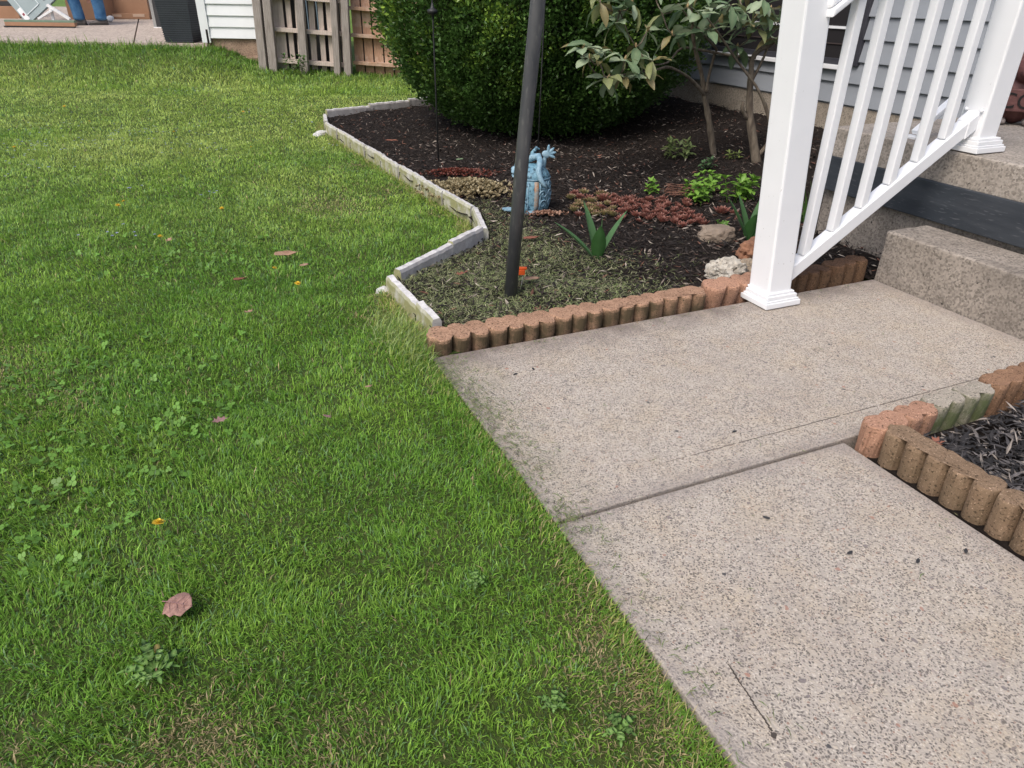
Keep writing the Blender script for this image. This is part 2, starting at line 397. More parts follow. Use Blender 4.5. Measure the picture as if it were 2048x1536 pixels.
M_SHOE = pmat('grey_shoe', (0.13, 0.115, 0.105), (0.09, 0.08, 0.075), 15, 0.7)
M_SOLE = pmat('shoe_sole', (0.035, 0.03, 0.028), None)
M_BARK = pmat('rhododendron_bark', (0.085, 0.066, 0.050), (0.20, 0.165, 0.125), 40, 0.85, 0.8, 60, 0.006, stretch=(1, 1, 0.25))
M_ORANGE = pmat('orange_plastic', (0.72, 0.11, 0.02), (0.62, 0.09, 0.02), 20, 0.4)
M_STATUE = pmat('red_brown_resin', (0.135, 0.055, 0.050), (0.085, 0.035, 0.033), 25, 0.6, 0.5, 60, 0.006)
M_STATUE2 = pmat('grey_worn_resin', (0.30, 0.27, 0.25), (0.12, 0.09, 0.085), 40, 0.7)
M_NEARBLACK = pmat('near_black', (0.012, 0.010, 0.010), None, rough=0.9)
M_GRASS = tintmat('grass_blades', 0.45, 0.40, 0.4)
M_CHIP = tintmat('bark_chips', 0.75, 0.0, 0.3)
M_LEAF = tintmat('hedge_leaves', 0.35, 0.30, 0.5)
M_PLANT = tintmat('soft_leaves', 0.45, 0.25, 0.4)

def glass_mat():
    m, N, L, b = newmat('dark_window_glass')
    b.inputs['Base Color'].default_value = (0.03, 0.028, 0.03, 1); b.inputs['Roughness'].default_value = 0.08
    b.inputs['Specular IOR Level'].default_value = 0.6
    return m
M_GLASS = glass_mat()

# ------------------------------------------------------------------ terrain
def lawn_z(u, v):
    x, y = to_b(u, v)
    top = np.interp(x, [-8, -3.95, -3.55, -3.1, -1.7, 0.5], [0.392, 0.38, 0.26, 0.19, 0.115, 0.085])
    rise = 0.085 * sstep(6.6, 8.8, y)
    z = -0.032 + rise + sstep(8.7, 10.4, y) * (top - 0.055)
    z = z + 0.022 * sstep(0.35, 0.62, u) * sstep(0.62, 0.95, v) * (1 - sstep(2.2, 2.6, v))
    z = z + 0.006 * np.sin(u * 5.1 + 1.3 * np.sin(v * 3.7)) * np.cos(v * 4.3 + u)
    return z
def bed_z(u, v):
    z = 0.012 + 0.17 * sstep(3.0, 4.7, u) * sstep(2.0, 2.9, v)
    z = z + 0.055 * sstep(6.3, 7.6, v) + 0.012 * np.sin(u * 7.3 + 2 * np.sin(v * 5)) * np.cos(v * 6.1 + u * 2)
    return z
# what the edging walks round: lawn on its left, planting bed on its right
EDGE_LINE = [(0.705, 2.20), (0.690, 2.755), (1.262, 3.190), (1.378, 3.610), (1.190, 6.680), (1.262, 7.140), (2.47, 7.53), (4.4, 7.9)]
BED_POLY = [(0.67, 2.15)] + EDGE_LINE + [(4.68, 7.9), (4.68, 2.76), (2.97, 2.76), (2.97, 2.12), (2.70, 2.12), (2.70, 2.16)]
LAWN_POLY = [(0.640, -0.6), (0.640, 2.13)] + EDGE_LINE + [(6.0, 8.6), (6.5, 16), (-14, 16), (-14, -0.6)]
def inside(poly, u, v):
    c = np.zeros(len(u), bool); n = len(poly)
    for i in range(n):
        (x1, y1), (x2, y2) = poly[i], poly[(i + 1) % n]
        t = ((y1 > v) != (y2 > v)) & (u < (x2 - x1) * (v - y1) / (y2 - y1 + 1e-12) + x1)
        c ^= t
    return c
def dist_line(poly, u, v, closed=False):
    d = np.full(len(u), 1e9)
    pts = poly + ([poly[0]] if closed else [])
    for (x1, y1), (x2, y2) in zip(pts[:-1], pts[1:]):
        L2 = (x2-x1)**2 + (y2-y1)**2
        t = np.clip(((u-x1)*(x2-x1) + (v-y1)*(y2-y1)) / L2, 0, 1)
        d = np.minimum(d, np.hypot(u - x1 - t*(x2-x1), v - y1 - t*(y2-y1)))
    return d

def sheet(name, u0, u1, v0, v1, du, fn, mat):
    nu, nv = int((u1-u0)/du)+1, int((v1-v0)/du)+1
    U, V = np.meshgrid(np.linspace(u0, u1, nu), np.linspace(v0, v1, nv))
    P = np.stack([U.ravel(), V.ravel(), fn(U.ravel(), V.ravel())], 1)
    i = np.arange(nu*nv).reshape(nv, nu)
    F = np.stack([i[:-1, :-1].ravel(), i[:-1, 1:].ravel(), i[1:, 1:].ravel(), i[1:, :-1].ravel()], 1)
    cu, cv = P[F].mean(1)[:, 0], P[F].mean(1)[:, 1]
    return P, F, cu, cv

ground = MB().box(-220, 220, -220, 220, -0.6, -0.16).build('ground', M_SOIL); tag(ground, 'dark soil ground under the garden', kind='structure')
P, F, cu, cv = sheet('lawn', -12, 6.4, -0.5, 15.4, 0.1, lawn_z, M_SOIL)
keep = inside(LAWN_POLY, cu, cv) | ((dist_line(EDGE_LINE, cu, cv) < 0.12))
lawn = np_mesh('lawn', P, F[keep], M_SOIL); tag(lawn, 'sloping lawn ground under the mown grass', kind='structure')
P, F, cu, cv = sheet('bed', 0.6, 4.75, 2.05, 8.0, 0.05, bed_z, M_MULCH)
keep = inside(BED_POLY, cu, cv)
P[:, 2] += rng.normal(0, 0.004, len(P))
bed = np_mesh('planting_bed', P, F[keep], M_MULCH); tag(bed, 'dark mulched planting bed ground', kind='structure')

# ------------------------------------------------------------------ path slabs
path = MB().box(0.66, 2.70, -1.2, 2.085, -0.15, -0.052).build('path', M_MULCH); tag(path, 'aggregate concrete garden path base', kind='structure')
def slab(x0, x1, y0, y1, z=0.0, t=0.11, bev=0.010):
    return MB().box(x0, x1, y0, y1, z - t, z).build('slab', M_AGG, path, bevel=bev, seg=3)
slab(0.645, 2.712, 1.160, 2.088, 0.0, bev=0.005)
slab(0.645, 1.560, -0.9, 1.1515, -0.004, bev=0.006)
slab(2.62, 2.715, 0.2, 1.157, -0.03)
crk = MB()
prev = None
for i in range(16):
    t = i / 15; X = 0.760 - 0.021 * t + 0.0008 * math.sin(i * 1.1); Y = 0.667 - 0.143 * t; w = 0.0005 + 0.0004 * random.random()
    if prev: crk.box(min(prev[0], X) - w, max(prev[0], X) + w, Y, prev[1], -0.0045, -0.0032)
    prev = (X, Y)
crk.prism([(0.737 + 0.0045*math.cos(a)*(1+0.5*math.sin(2*a+1)), 0.517 + 0.006*math.sin(a)*(1+0.3*math.cos(3*a))) for a in [k*math.pi/5 for k in range(10)]], -0.0045, -0.0031)
grv = MB(); gx = 1.03
while gx < 2.70:
    gl = random.uniform(0.03, 0.09); gw = 0.0006 + 0.0007 * min(1, (gx - 1.0) / 0.6) * random.uniform(0.6, 1.2)
    grv.box(gx, min(2.705, gx + gl), 1.2595 - gw, 1.2595 + gw, -0.001, 0.0008); gx += gl + random.choice((0.0005, 0.0005, 0.012))
grv.build('groove', pmat('groove_dirt', (0.10, 0.085, 0.072), None, rough=0.95), path)
crk.build('crack', pmat('crack_dirt', (0.065, 0.053, 0.045), None, rough=0.95), path)
rp = MB().box(1.585, 2.70, -1.0, 1.10, -0.2, -0.02)
rbed = rp.build('right_planting_bed', M_MULCH); tag(rbed, 'dark soil of the small bed beside the path', kind='structure')

# ------------------------------------------------------------------ scalloped edging blocks
def scallop_mesh(n, pitch, depth, h, mat, seed, taper=0.0, below=0.06):
    r = pitch * 0.5; bulge = pitch * 0.47; half = depth / 2 - bulge; K = 7
    out = []
    def arc(cx, sgn, order):
        a = []
        for k in range(K + 1):
            s = -1 + 2 * k / K
            a.append((cx + r * s, sgn * (half + bulge * math.sqrt(max(0, 1 - s*s)))))
        return a if order > 0 else a[::-1]
    for i in range(n):
        out += arc((i + 0.5) * pitch, -1, 1)[(0 if i == 0 else 1):]
    for k in range(1, 5):                      # rounded far end
        a = -math.pi/2 + math.pi * k / 5; out.append((n*pitch + 0.35*r*math.cos(a), half*math.sin(a)))
    for i in reversed(range(n)):
        out += arc((i + 0.5) * pitch, 1, -1)[(0 if i == n-1 else 1):]
    for k in range(1, 5):
        a = math.pi/2 + math.pi * k / 5; out.append((0.35*r*math.cos(a), half*math.sin(a)))
    rings = [(-below, 1.0 - taper), (h - 0.012, 1.0), (h - 0.004, 0.965), (h, 0.90)]
    cx = n * pitch / 2
    vs, fs, m = [], [], len(out)
    for z, s in rings:
        off = (1 - s) * depth * 0.5
        for (x, y) in out:
            if z < 0: vs.append((x, y * s, z))
            else: vs.append((cx + (x - cx) * (1 - off / (n*pitch)), y - math.copysign(min(abs(y), off), y), z))
    for i in range(len(rings) - 1):
        for k in range(m): fs.append((i*m+k, i*m+(k+1) % m, (i+1)*m+(k+1) % m, (i+1)*m+k))
    vs.append((cx, 0, h + 0.003)); c = len(vs) - 1
    # cap as quads-free fan along the middle line
    for k in range(m): fs.append(((len(rings)-1)*m+k, (len(rings)-1)*m+(k+1) % m, c))
    fs.append(tuple(range(m-1, -1, -1)))
    mb = MB(); mb.add(vs, fs); me = mb.mesh('edging_block', mat)
    roughen(me, 0.0022, 55, seed)
    return me
M_TERRA = edging_mat('terracotta_concrete', (0.40, 0.245, 0.160), (0.27, 0.160, 0.103), 0.95, (0.085, 0.066, 0.038))
M_ORANGEB = edging_mat('orange_concrete', (0.43, 0.245, 0.165), (0.32, 0.18, 0.12), 0.4, (0.17, 0.10, 0.065))
M_BROWNB = edging_mat('dark_brown_concrete', (0.165, 0.092, 0.052), (0.105, 0.060, 0.038), 0.2)
M_BROWNM = edging_mat('mid_brown_concrete', (0.29, 0.170, 0.105), (0.20, 0.115, 0.070), 0.1)
M_TAN = edging_mat('tan_brown_concrete', (0.27, 0.185, 0.120), (0.18, 0.120, 0.075), 0.3)
M_GREYB = edging_mat('grey_concrete', (0.39, 0.345, 0.285), (0.28, 0.25, 0.205), 1.0, (0.11, 0.13, 0.06))
gB = 'scalloped edging blocks'
def block(x, y, ang, n, length, depth, h, mat, label, seed, tilt=(0, 0), taper=0.16, z=0.0):
    me = scallop_mesh(n, length / n, depth, h, mat, seed, taper)
    o = link('edging_block', me); o.location = (x, y, z); o.rotation_euler = (R(tilt[0]), R(tilt[1]), R(ang))
    tag(o, label, 'edging block', gB); return o
block(0.662, 2.156, 0.5, 3, 0.212, 0.122, 0.056, M_TERRA, 'mossy terracotta scalloped edging block of three lobes, at the lawn end of its row', 1, (3, 0))
block(0.878, 2.154, -1.0, 4, 0.252, 0.118, 0.058, M_TERRA, 'terracotta scalloped edging block of four lobes, second in its row from the lawn', 2, (2, 0))
block(1.134, 2.150, 0.6, 3, 0.198, 0.116, 0.060, M_TERRA, 'terracotta scalloped edging block of three lobes, third in its row from the lawn', 3)
block(1.340, 2.154, 1.0, 7, 0.478, 0.114, 0.056, M_TERRA, 'long terracotta scalloped edging block of seven lobes, fourth in its row from the lawn', 4, (-2, 0))
block(1.842, 2.168, 3.0, 4, 0.300, 0.110, 0.068, M_ORANGEB, 'bright orange scalloped edging block tilted beside the white stair post', 5, (6, 1), 0.10)
block(2.215, 2.150, 1.0, 4, 0.270, 0.102, 0.066, M_BROWNB, 'dark brown scalloped edging block between the white stair post and another dark one', 6, (-2, 0))
block(2.492, 2.150, 3.0, 3, 0.212, 0.104, 0.074, M_BROWNB, 'dark brown scalloped edging block against the side of the concrete step', 7, (-3, -2))
block(1.580, 1.105, 3.0, 4, 0.255, 0.080, 0.082, M_ORANGEB, 'orange scalloped edging block at the corner of the small mulch bed', 8, (2, 0), z=-0.005)
block(1.846, 1.135, 1.0, 4, 0.268, 0.078, 0.078, M_GREYB, 'grey green scalloped edging block between an orange and a brown one', 9, (2, 0), z=-0.005)
block(2.128, 1.150, 3.0, 5, 0.330, 0.084, 0.080, M_BROWNM, 'brown scalloped edging block beside the grey one along the small mulch bed', 10, (2, 0), z=-0.005)
block(1.622, 1.068, -89.0, 10, 0.620, 0.084, 0.090, M_TAN, 'long tan brown scalloped edging block leaning along the lower path slab', 11, (0, 0), z=-0.005)

# ------------------------------------------------------------------ white stone-look lawn edging
gE = 'pale stone look lawn edging pieces'
def edge_piece(p0, p1, label, seed, h=0.070, th=0.037, zb=None, gap=0.003):
    p0, p1 = Vector((*p0, 0)), Vector((*p1, 0)); d = p1 - p0; L_ = d.length - gap; n = max(6, int(L_ / 0.03))
    rs = random.Random(seed); vs, fs = [], []
    for i in range(n + 1):
        t = i / n; x = t * L_
        bump = 0.001 * math.sin(i * 1.9 + seed) + rs.uniform(-0.0012, 0.0012)
        cut = 0.003 if (i % 4 == 2) else 0.0
        zt = h + bump - cut
        w = th / 2 + rs.uniform(-0.0012, 0.0012)
        ring = [(x, -w, -0.07), (x, -w * 1.02, zt - 0.016), (x, -w * 0.72, zt - 0.003), (x, w * 0.6, zt), (x, w * 1.0, zt - 0.014), (x, w, -0.07)]
        vs += ring
    for i in range(n):
        for k in range(5): fs.append((i*6+k, i*6+k+1, (i+1)*6+k+1, (i+1)*6+k))
        fs.append((i*6+5, i*6, (i+1)*6, (i+1)*6+5))
    fs.append((0, 5, 4, 3, 2, 1)); fs.append(tuple(n*6 + k for k in range(6)))
    o = thing('lawn_edging', (p0.x, p0.y, 0), label, 'lawn edging', math.atan2(d.y, d.x), gE)
    mid = (p0 + p1) / 2
    o.location.z = zb if zb is not None else float(lawn_z(np.array([mid.x]), np.array([mid.y]))[0]) + 0.030
    MB().add(vs, fs).build('body', M_EDGE, o)
    # dark strips on both faces paint in the shade of the end connector slot
    for s in (-1, 1):
        MB().box(L_ - 0.011, L_ - 0.004, s*(th/2+0.0022), s*(th/2-0.006), -0.05, h*0.40).box(L_ - 0.026, L_ - 0.011, s*(th/2+0.0022), s*(th/2-0.006), h*0.36, h*0.40).build('slot_shade', M_NEARBLACK, o)
    return o
def along(a, b, fr):
    return [(a[0] + (b[0]-a[0])*t, a[1] + (b[1]-a[1])*t) for t in fr]
words = ['first', 'second', 'third', 'fourth', 'fifth', 'sixth', 'seventh', 'eighth', 'ninth']
q = along((0.690, 2.772), (0.716, 2.235), (0, 0.68, 1.0))
edge_piece(q[0], q[1], 'white edging piece from the sharp outer corner towards the terracotta blocks', 1, 0.062)
edge_piece(q[1], q[2], 'short white edging piece with an open end beside the first terracotta block', 2, 0.060)
q = along((0.722, 2.775), (1.262, 3.190), (0, 0.60, 1.0))
edge_piece(q[0], q[1], 'white edging piece with its grey face to the bed, meeting the sharp outer corner', 3, 0.082)
edge_piece(q[1], q[2], 'white edging piece with its grey face to the bed, meeting the inner bend', 4, 0.092)
edge_piece((1.290, 3.205), (1.392, 3.600), 'white edging piece turning the inner bend towards the long straight run', 5, 0.080)
q = along((1.385, 3.625), (1.192, 6.670), [i/8 for i in range(9)])
for i in range(8):
    j = 0.006 * (-1) ** i
    edge_piece((q[i][0]+j, q[i][1]), (q[i+1][0]+j*0.4, q[i+1][1]), 'white edging piece stained green, %s in the long run from the inner bend' % words[i], 10 + i)
edge_piece((1.190, 6.690), (1.262, 7.120), 'white edging piece turning the far corner of the planting bed', 20, 0.08)
q = along((1.280, 7.135), (2.60, 7.555), [i/3 for i in range(4)])
for i in range(3):
    edge_piece(q[i], q[i+1], 'white topped edging piece at the back of the bed, %s from the far corner' % words[i], 21 + i, 0.10)

# ------------------------------------------------------------------ stoop: step, landing, dark riser board
stoop = thing('concrete_stoop', (3.0, 1.0, 0), 'weathered concrete porch stoop with one step and a dark riser board', 'stoop')
def lp(mb): return mb
def part_box(name, mat, parent, x0, x1, y0, y1, z0, z1, bevel=0.0, seg=2, rough=None, sub=0):
    L0 = parent.location
    mb = MB().box(x0-L0.x, x1-L0.x, y0-L0.y, y1-L0.y, z0-L0.z, z1-L0.z)
    me = mb.mesh(name, mat, False, bevel, seg)
    if sub:
        bm = bmesh.new(); bm.from_mesh(me); bmesh.ops.subdivide_edges(bm, edges=bm.edges, cuts=sub, use_grid_fill=True); bm.to_mesh(me); bm.free()
    if rough: roughen(me, *rough)
    return link(name, me, parent)
part_box('step', M_STEP, stoop, 2.715, 2.962, -0.8, 2.090, -0.12, 0.223, 0.016, 3, (0.0045, 14), 5)
part_box('foundation', M_STEP, stoop, 3.004, 4.66, -0.8, 2.735, -0.12, 0.392, 0.006, 2, (0.004, 12), 4)
part_box('landing', M_LAND, stoop, 2.975, 4.672, -0.8, 2.745, 0.396, 0.540, 0.014, 3, (0.004, 11), 6)
part_box('riser_board', M_BOARD, stoop, 2.966, 3.001, -0.78, 2.728, 0.240, 0.405, 0.005, 2, (0.002, 9), 3)

# ------------------------------------------------------------------ stair railing
rail = thing('stair_railing', (2.09, 2.06, 0), 'white vinyl stair railing with two square posts and slim balusters', 'railing')
def square_post(cx, cy, z0, z1, w, lx, ly):
    L0 = rail.location
    Msh = Matrix(((1, 0, lx, cx - L0.x), (0, 1, ly, cy - L0.y), (0, 0, 1, z0), (0, 0, 0, 1)))
    h = w / 2
    me = MB().box(-h, h, -h, h, 0.012, z1 - z0, Msh).mesh('post', M_WHITE, False, 0.011, 4)
    p = link('post', me, rail)
    sk = MB()
    for (a, zz0, zz1) in ((0.088, 0.004, 0.026), (0.082, 0.0262, 0.034), (0.076, 0.0342, 0.050), (0.068, 0.0502, 0.060)):
        sk.box(-a, a, -a, a, zz0, zz1, Msh)
    link('skirt', sk.mesh('skirt', M_WHITE2, False, 0.003, 2), p)
    cp = MB(); cp.box(-0.07, 0.07, -0.07, 0.07, z1 - z0 + 0.002, z1 - z0 + 0.03, Msh)
    cp.add([(-0.06, -0.06, 0.0), (0.06, -0.06, 0), (0.06, 0.06, 0), (-0.06, 0.06, 0), (0, 0, 0.05)], [(0, 3, 2, 1), (0, 1, 4), (1, 2, 4), (2, 3, 4), (3, 0, 4)], Msh @ Matrix.Translation((0, 0, z1 - z0 + 0.0302)))
    link('post_cap', cp.mesh('post_cap', M_WHITE2, False, 0.002, 1), p)
    return p
square_post(2.092, 2.065, 0.0, 1.36, 0.118, -0.045, 0.045)
square_post(3.064, 2.066, 0.54, 1.84, 0.112, 0.0, 0.0)
SL = 0.652                                    # rise of the rails
def rail_z(x): return 0.140 + (x - 2.155) * SL
def slope_bar(name, x0, x1, y, zoff, hgt, w, mat, bevel=0.004):
    L0 = rail.location
    vs = []
    for x in (x0, x1):
        z = rail_z(x) + zoff
        vs += [(x-L0.x, y-w/2-L0.y, z-hgt), (x-L0.x, y+w/2-L0.y, z-hgt), (x-L0.x, y+w/2-L0.y, z), (x-L0.x, y-w/2-L0.y, z)]
    return MB().add(vs, [(0,1,2,3), (7,6,5,4), (0,4,5,1), (1,5,6,2), (2,6,7,3), (3,7,4,0)]).build(name, mat, rail, bevel=bevel)
YR = 2.062
slope_bar('bottom_rail', 2.136, 3.008, YR, 0.0, 0.064, 0.052, M_WHITE2)
slope_bar('rail_bracket', 2.955, 3.0095, YR, 0.004, 0.072, 0.060, M_WHITE2)
slope_bar('rail_bracket', 2.134, 2.172, YR + 0.01, 0.004, 0.078, 0.060, M_WHITE2)
slope_bar('handrail', 2.080, 3.007, YR, 1.045, 0.070, 0.060, M_WHITE2, 0.012)
slope_bar('handrail_flange', 2.082, 3.006, YR, 0.974, 0.026, 0.082, M_WHITE2, 0.006)
for s in (-1, 1):
    o = MB().lathe([(0.0, -0.004), (0.007, -0.003), (0.008, 0.002), (0.005, 0.006), (0.0, 0.007)], 10, Matrix.Translation((2.999 - 2.09, YR + s*0.034 - 2.06, 0.705)) @ Matrix.Rotation(R(-70), 4, 'Y')).build('screw', M_WHITE2, rail, True)
for x in (2.228, 2.358, 2.486, 2.614, 2.740, 2.866):
    h = 0.018; zb, zt = rail_z(x) - 0.005, rail_z(x) + 0.955
    L0 = rail.location
    MB().box(x-h-L0.x, x+h-L0.x, YR-h-L0.y, YR+h-L0.y, zb, zt).build('baluster', M_WHITE2, rail, bevel=0.005, seg=2)

# a white downpipe that kicks out on the landing behind the railing
dp = thing('drainpipe', (3.075, 2.36, 0.54), 'length of white square drainpipe sloping up from the porch landing behind the balusters', 'drainpipe')
def rect_tube(mb, a, b, w, d):
    a, b = Vector(a), Vector(b); t = (b - a).normalized(); s = Vector((0, 1, 0)); n = t.cross(s).normalized()
    vs = []
    for p in (a, b):
        for i, j in ((-1, -1), (1, -1), (1, 1), (-1, 1)): vs.append(tuple(p + s*i*w/2 + n*j*d/2))
    mb.add(vs, [(0,1,2,3), (7,6,5,4), (0,4,5,1), (1,5,6,2), (2,6,7,3), (3,7,4,0)])
rect_tube(e_ := MB(), (0.0, 0, 0.024), (0.235, 0.010, 0.176), 0.036, 0.022); e_.build('pipe', M_WHITE2, dp, bevel=0.004)
MB().box(-0.035, 0.02, -0.035, 0.035, 0.0, 0.012).build('foot', M_WHITE2, dp, bevel=0.003)

# ------------------------------------------------------------------ the house behind the stoop
WX = 4.70
house = thing('house', (WX, 3.5, 0), 'house wall in grey blue lap siding over a concrete foundation', 'house')
def sidingboard(z0, e, y0, y1, mat, parent, axis='x', sgn=-1, proud=0.020):
    """double-lap board: two courses in one panel"""
    prof = [(0.0, z0 + e), (-proud*0.40, z0 + e*0.55), (-proud, z0 + 0.004), (-proud, z0), (0.0, z0)]
    vs = []
    for y in (y0, y1):
        for d, z in prof: vs.append((d, y, z))
    n = len(prof); fs = [tuple(range(n-1, -1, -1)), tuple(range(n, 2*n))] + [(i, (i+1) % n, n+(i+1) % n, n+i) for i in range(n)]
    mb = MB().add(vs, fs)
    return mb
L0 = house.location
for k in range(13):
    z0 = 0.385 + 0.150 * k
    segs = [(-0.8, 9.2)]
    if 0.62 <= z0 < 1.95: segs = [(-0.8, 4.215), (5.92, 9.2)]
    for a, b in segs:
        sidingboard(z0, 0.150, a - L0.y, b - L0.y, M_SIDING, house).build('siding_board', M_SIDING, house)
MB().box(0.001, 0.25, -0.8 - L0.y, 9.2 - L0.y, 0.30, 2.4).build('wall', M_SIDING, house)
MB().box(-0.006, 0.25, 2.76 - L0.y, 9.2 - L0.y, -0.1, 0.372).build('foundation', M_FOUND, house)
win = MB()
y0, y1, z0, z1 = 4.215 - L0.y, 5.92 - L0.y, 0.655, 2.02
for b_ in ((y0, y0 + 0.055, z0, z1), (y1 - 0.055, y1, z0, z1), (y0 + 0.0552, y1 - 0.0552, z0, z0 + 0.04), (y0 + 0.0552, y1 - 0.0552, z1 - 0.05, z1)):
    win.box(-0.032, 0.0, b_[0], b_[1], b_[2], b_[3])
wo = win.build('window', M_SHUT, house, bevel=0.003)
MB().box(-0.010, -0.004, y0 + 0.05, y1 - 0.05, z0 + 0.035, z1 - 0.04).build('pane', M_GLASS, wo)
MB().box(-0.020, -0.0105, y0 + 0.06, y1 - 0.06, 0.895, 0.913).build('muntin', M_WHITE2, wo)
MB().box(-0.018, -0.0105, y0 + 0.06, y1 - 0.06, 0.79, 0.797).build('muntin', M_BROWNFRAME, wo)
MB().box(-0.055, 0.0, y0 + 0.10, y1 + 0.02, z0 - 0.035, z0 - 0.003).build('sill', M_WHITE2, wo, bevel=0.004)

# ------------------------------------------------------------------ guardian figure with a plaque on the landing
st = thing('garden_figure', (3.865, 2.555, 0.54), 'red brown resin animal figure holding a lettered plaque on the porch landing', 'figurine', R(-50))
def blob(name, ells, mat, parent, amp=0.004, sc_=22, sub=3):
    """several ellipsoids fused by a voxel remesh into one continuous surface"""
    bm = bmesh.new()
    for (c, r_, rot) in ells:
        Mx = Matrix.Translation(c) @ Euler(rot).to_matrix().to_4x4() @ Matrix.Diagonal((*r_, 1))
        bmesh.ops.create_icosphere(bm, subdivisions=sub, radius=1, matrix=Mx)
    me = bpy.data.meshes.new(name); bm.to_mesh(me); bm.free()
    o = link(name, me, parent); me.materials.append(mat)
    md = o.modifiers.new('fuse', 'REMESH'); md.mode = 'VOXEL'; md.voxel_size = min(min(r_) for _, r_, _ in ells) * 0.35; md.use_smooth_shade = True
    sm = o.modifiers.new('smooth', 'SMOOTH'); sm.iterations = 3
    return o
Z3 = (0, 0, 0)
body = [((0.10, 0.04, 0.12), (0.085, 0.07, 0.12), Z3), ((0.10, 0.0, 0.255), (0.06, 0.065, 0.06), Z3), ((0.10, -0.055, 0.245), (0.036, 0.04, 0.028), Z3),
        ((0.055, 0.02, 0.305), (0.018, 0.014, 0.032), (0, -0.3, 0)), ((0.145, 0.02, 0.305), (0.018, 0.014, 0.032), (0, 0.3, 0)),
        ((0.02, -0.02, 0.165), (0.032, 0.045, 0.028), (0.4, 0, 0)), ((0.18, -0.02, 0.165), (0.032, 0.045, 0.028), (0.4, 0, 0)),
        ((0.03, 0.02, 0.05), (0.04, 0.06, 0.05), Z3), ((0.17, 0.02, 0.05), (0.04, 0.06, 0.05), Z3)]
blob('body', body, M_STATUE, st)
for sx in (0.03, 0.17):
    paw = [((sx + d, -0.050, 0.018), (0.013, 0.026, 0.014), Z3) for d in (-0.022, 0.0, 0.022)] + [((sx, -0.02, 0.022), (0.036, 0.04, 0.018), Z3)]
    blob('paw', paw, M_STATUE2, st)
pl = MB().box(-0.012, 0.232, -0.078, -0.056, 0.070, 0.176).build('plaque', M_STATUE, st, bevel=0.006)
def text_mesh(body_txt, size, depth, mat, name, parent, loc, rot):
    cu = bpy.data.curves.new(name, 'FONT'); cu.body = body_txt; cu.size = size; cu.extrude = depth; cu.resolution_u = 3
    t = bpy.data.objects.new(name, cu); col.objects.link(t)
    bpy.context.view_layer.update()
    me = bpy.data.meshes.new_from_object(t.evaluated_get(bpy.context.evaluated_depsgraph_get()))
    col.objects.unlink(t); bpy.data.objects.remove(t)
    me.materials.clear(); me.materials.append(mat)
    o = link(name, me, parent); o.location = loc; o.rotation_euler = rot; return o
text_mesh('CO', 0.105, 0.0022, M_NEARBLACK, 'lettering', pl, (0.004, -0.0795, 0.086), (R(90), 0, 0))

# ------------------------------------------------------------------ poles in the bed
def leaning(pts, r_, n, mat, name, parent): return MB().tube(pts, r_, n).build(name, mat, parent, True)
pole = thing('feeder_pole', (1.100, 2.470, 0.02), 'thick leaning dark metal pole standing in the front of the planting bed', 'pole')
MB().tube([(0, 0, -0.08), (0.036, -0.020, 0.55), (0.085, -0.048, 1.25), (0.155, -0.088, 2.2)], [0.0255, 0.0255, 0.0255, 0.0255], 20).build('shaft', M_METAL, pole, True)
def hook_pole(loc, top, label, ball=None, r_=0.0055):
    o = thing('shepherd_hook', loc, label, 'garden hook')
    pts = [(0, 0, -0.06), (top[0]*0.5, top[1]*0.5, 0.6), (top[0], top[1], 1.2), (top[0]*1.3, top[1]*1.3, 1.75)]
    for k in range(1, 9):
        a = math.pi * k / 8; pts.append((top[0]*1.3 + 0.09 - 0.09*math.cos(a), top[1]*1.3, 1.75 + 0.10*math.sin(a)))
    MB().tube(pts, r_, 8).build('rod', M_THIN, o, True)
    if ball:
        f = ball / 1.2
        MB().lathe([(0.004, -0.05), (0.008, -0.045), (0.010, -0.02), (0.030, -0.014), (0.036, -0.002), (0.034, 0.008), (0.016, 0.016), (0.010, 0.03), (0.006, 0.05)], 14,
                   Matrix.Translation((top[0]*f, top[1]*f, ball))).build('coupling', M_THIN, o, True)
    return o
hook_pole((1.677, 5.059, 0.02), (-0.006, 0.005), 'thin black rod with a round coupling standing at the hedge', 0.975)
hook_pole((2.36, 4.82, 0.02), (0.03, 0.02), 'thin plain black rod standing behind the blue ornament', None, 0.0048)

clip = thing('plastic_clip', (1.185, 2.555, 0.03), 'bright orange plastic clip on wire stakes beside the thick pole', 'clip', R(-20))
MB().box(-0.020, 0.022, -0.010, 0.010, 0.052, 0.074).box(-0.006, 0.030, -0.008, 0.008, 0.0742, 0.084).box(-0.024, -0.008, -0.007, 0.007, 0.038, 0.0518).build('clip_body', M_ORANGE, clip, bevel=0.003)
for dx in (-0.012, 0.014):
    MB().tube([(dx, 0, 0.056), (dx - 0.004, -0.006, 0.02), (dx - 0.012, -0.012, -0.02)], 0.0013, 6).build('wire', M_PLANTEREDGE, clip, True)

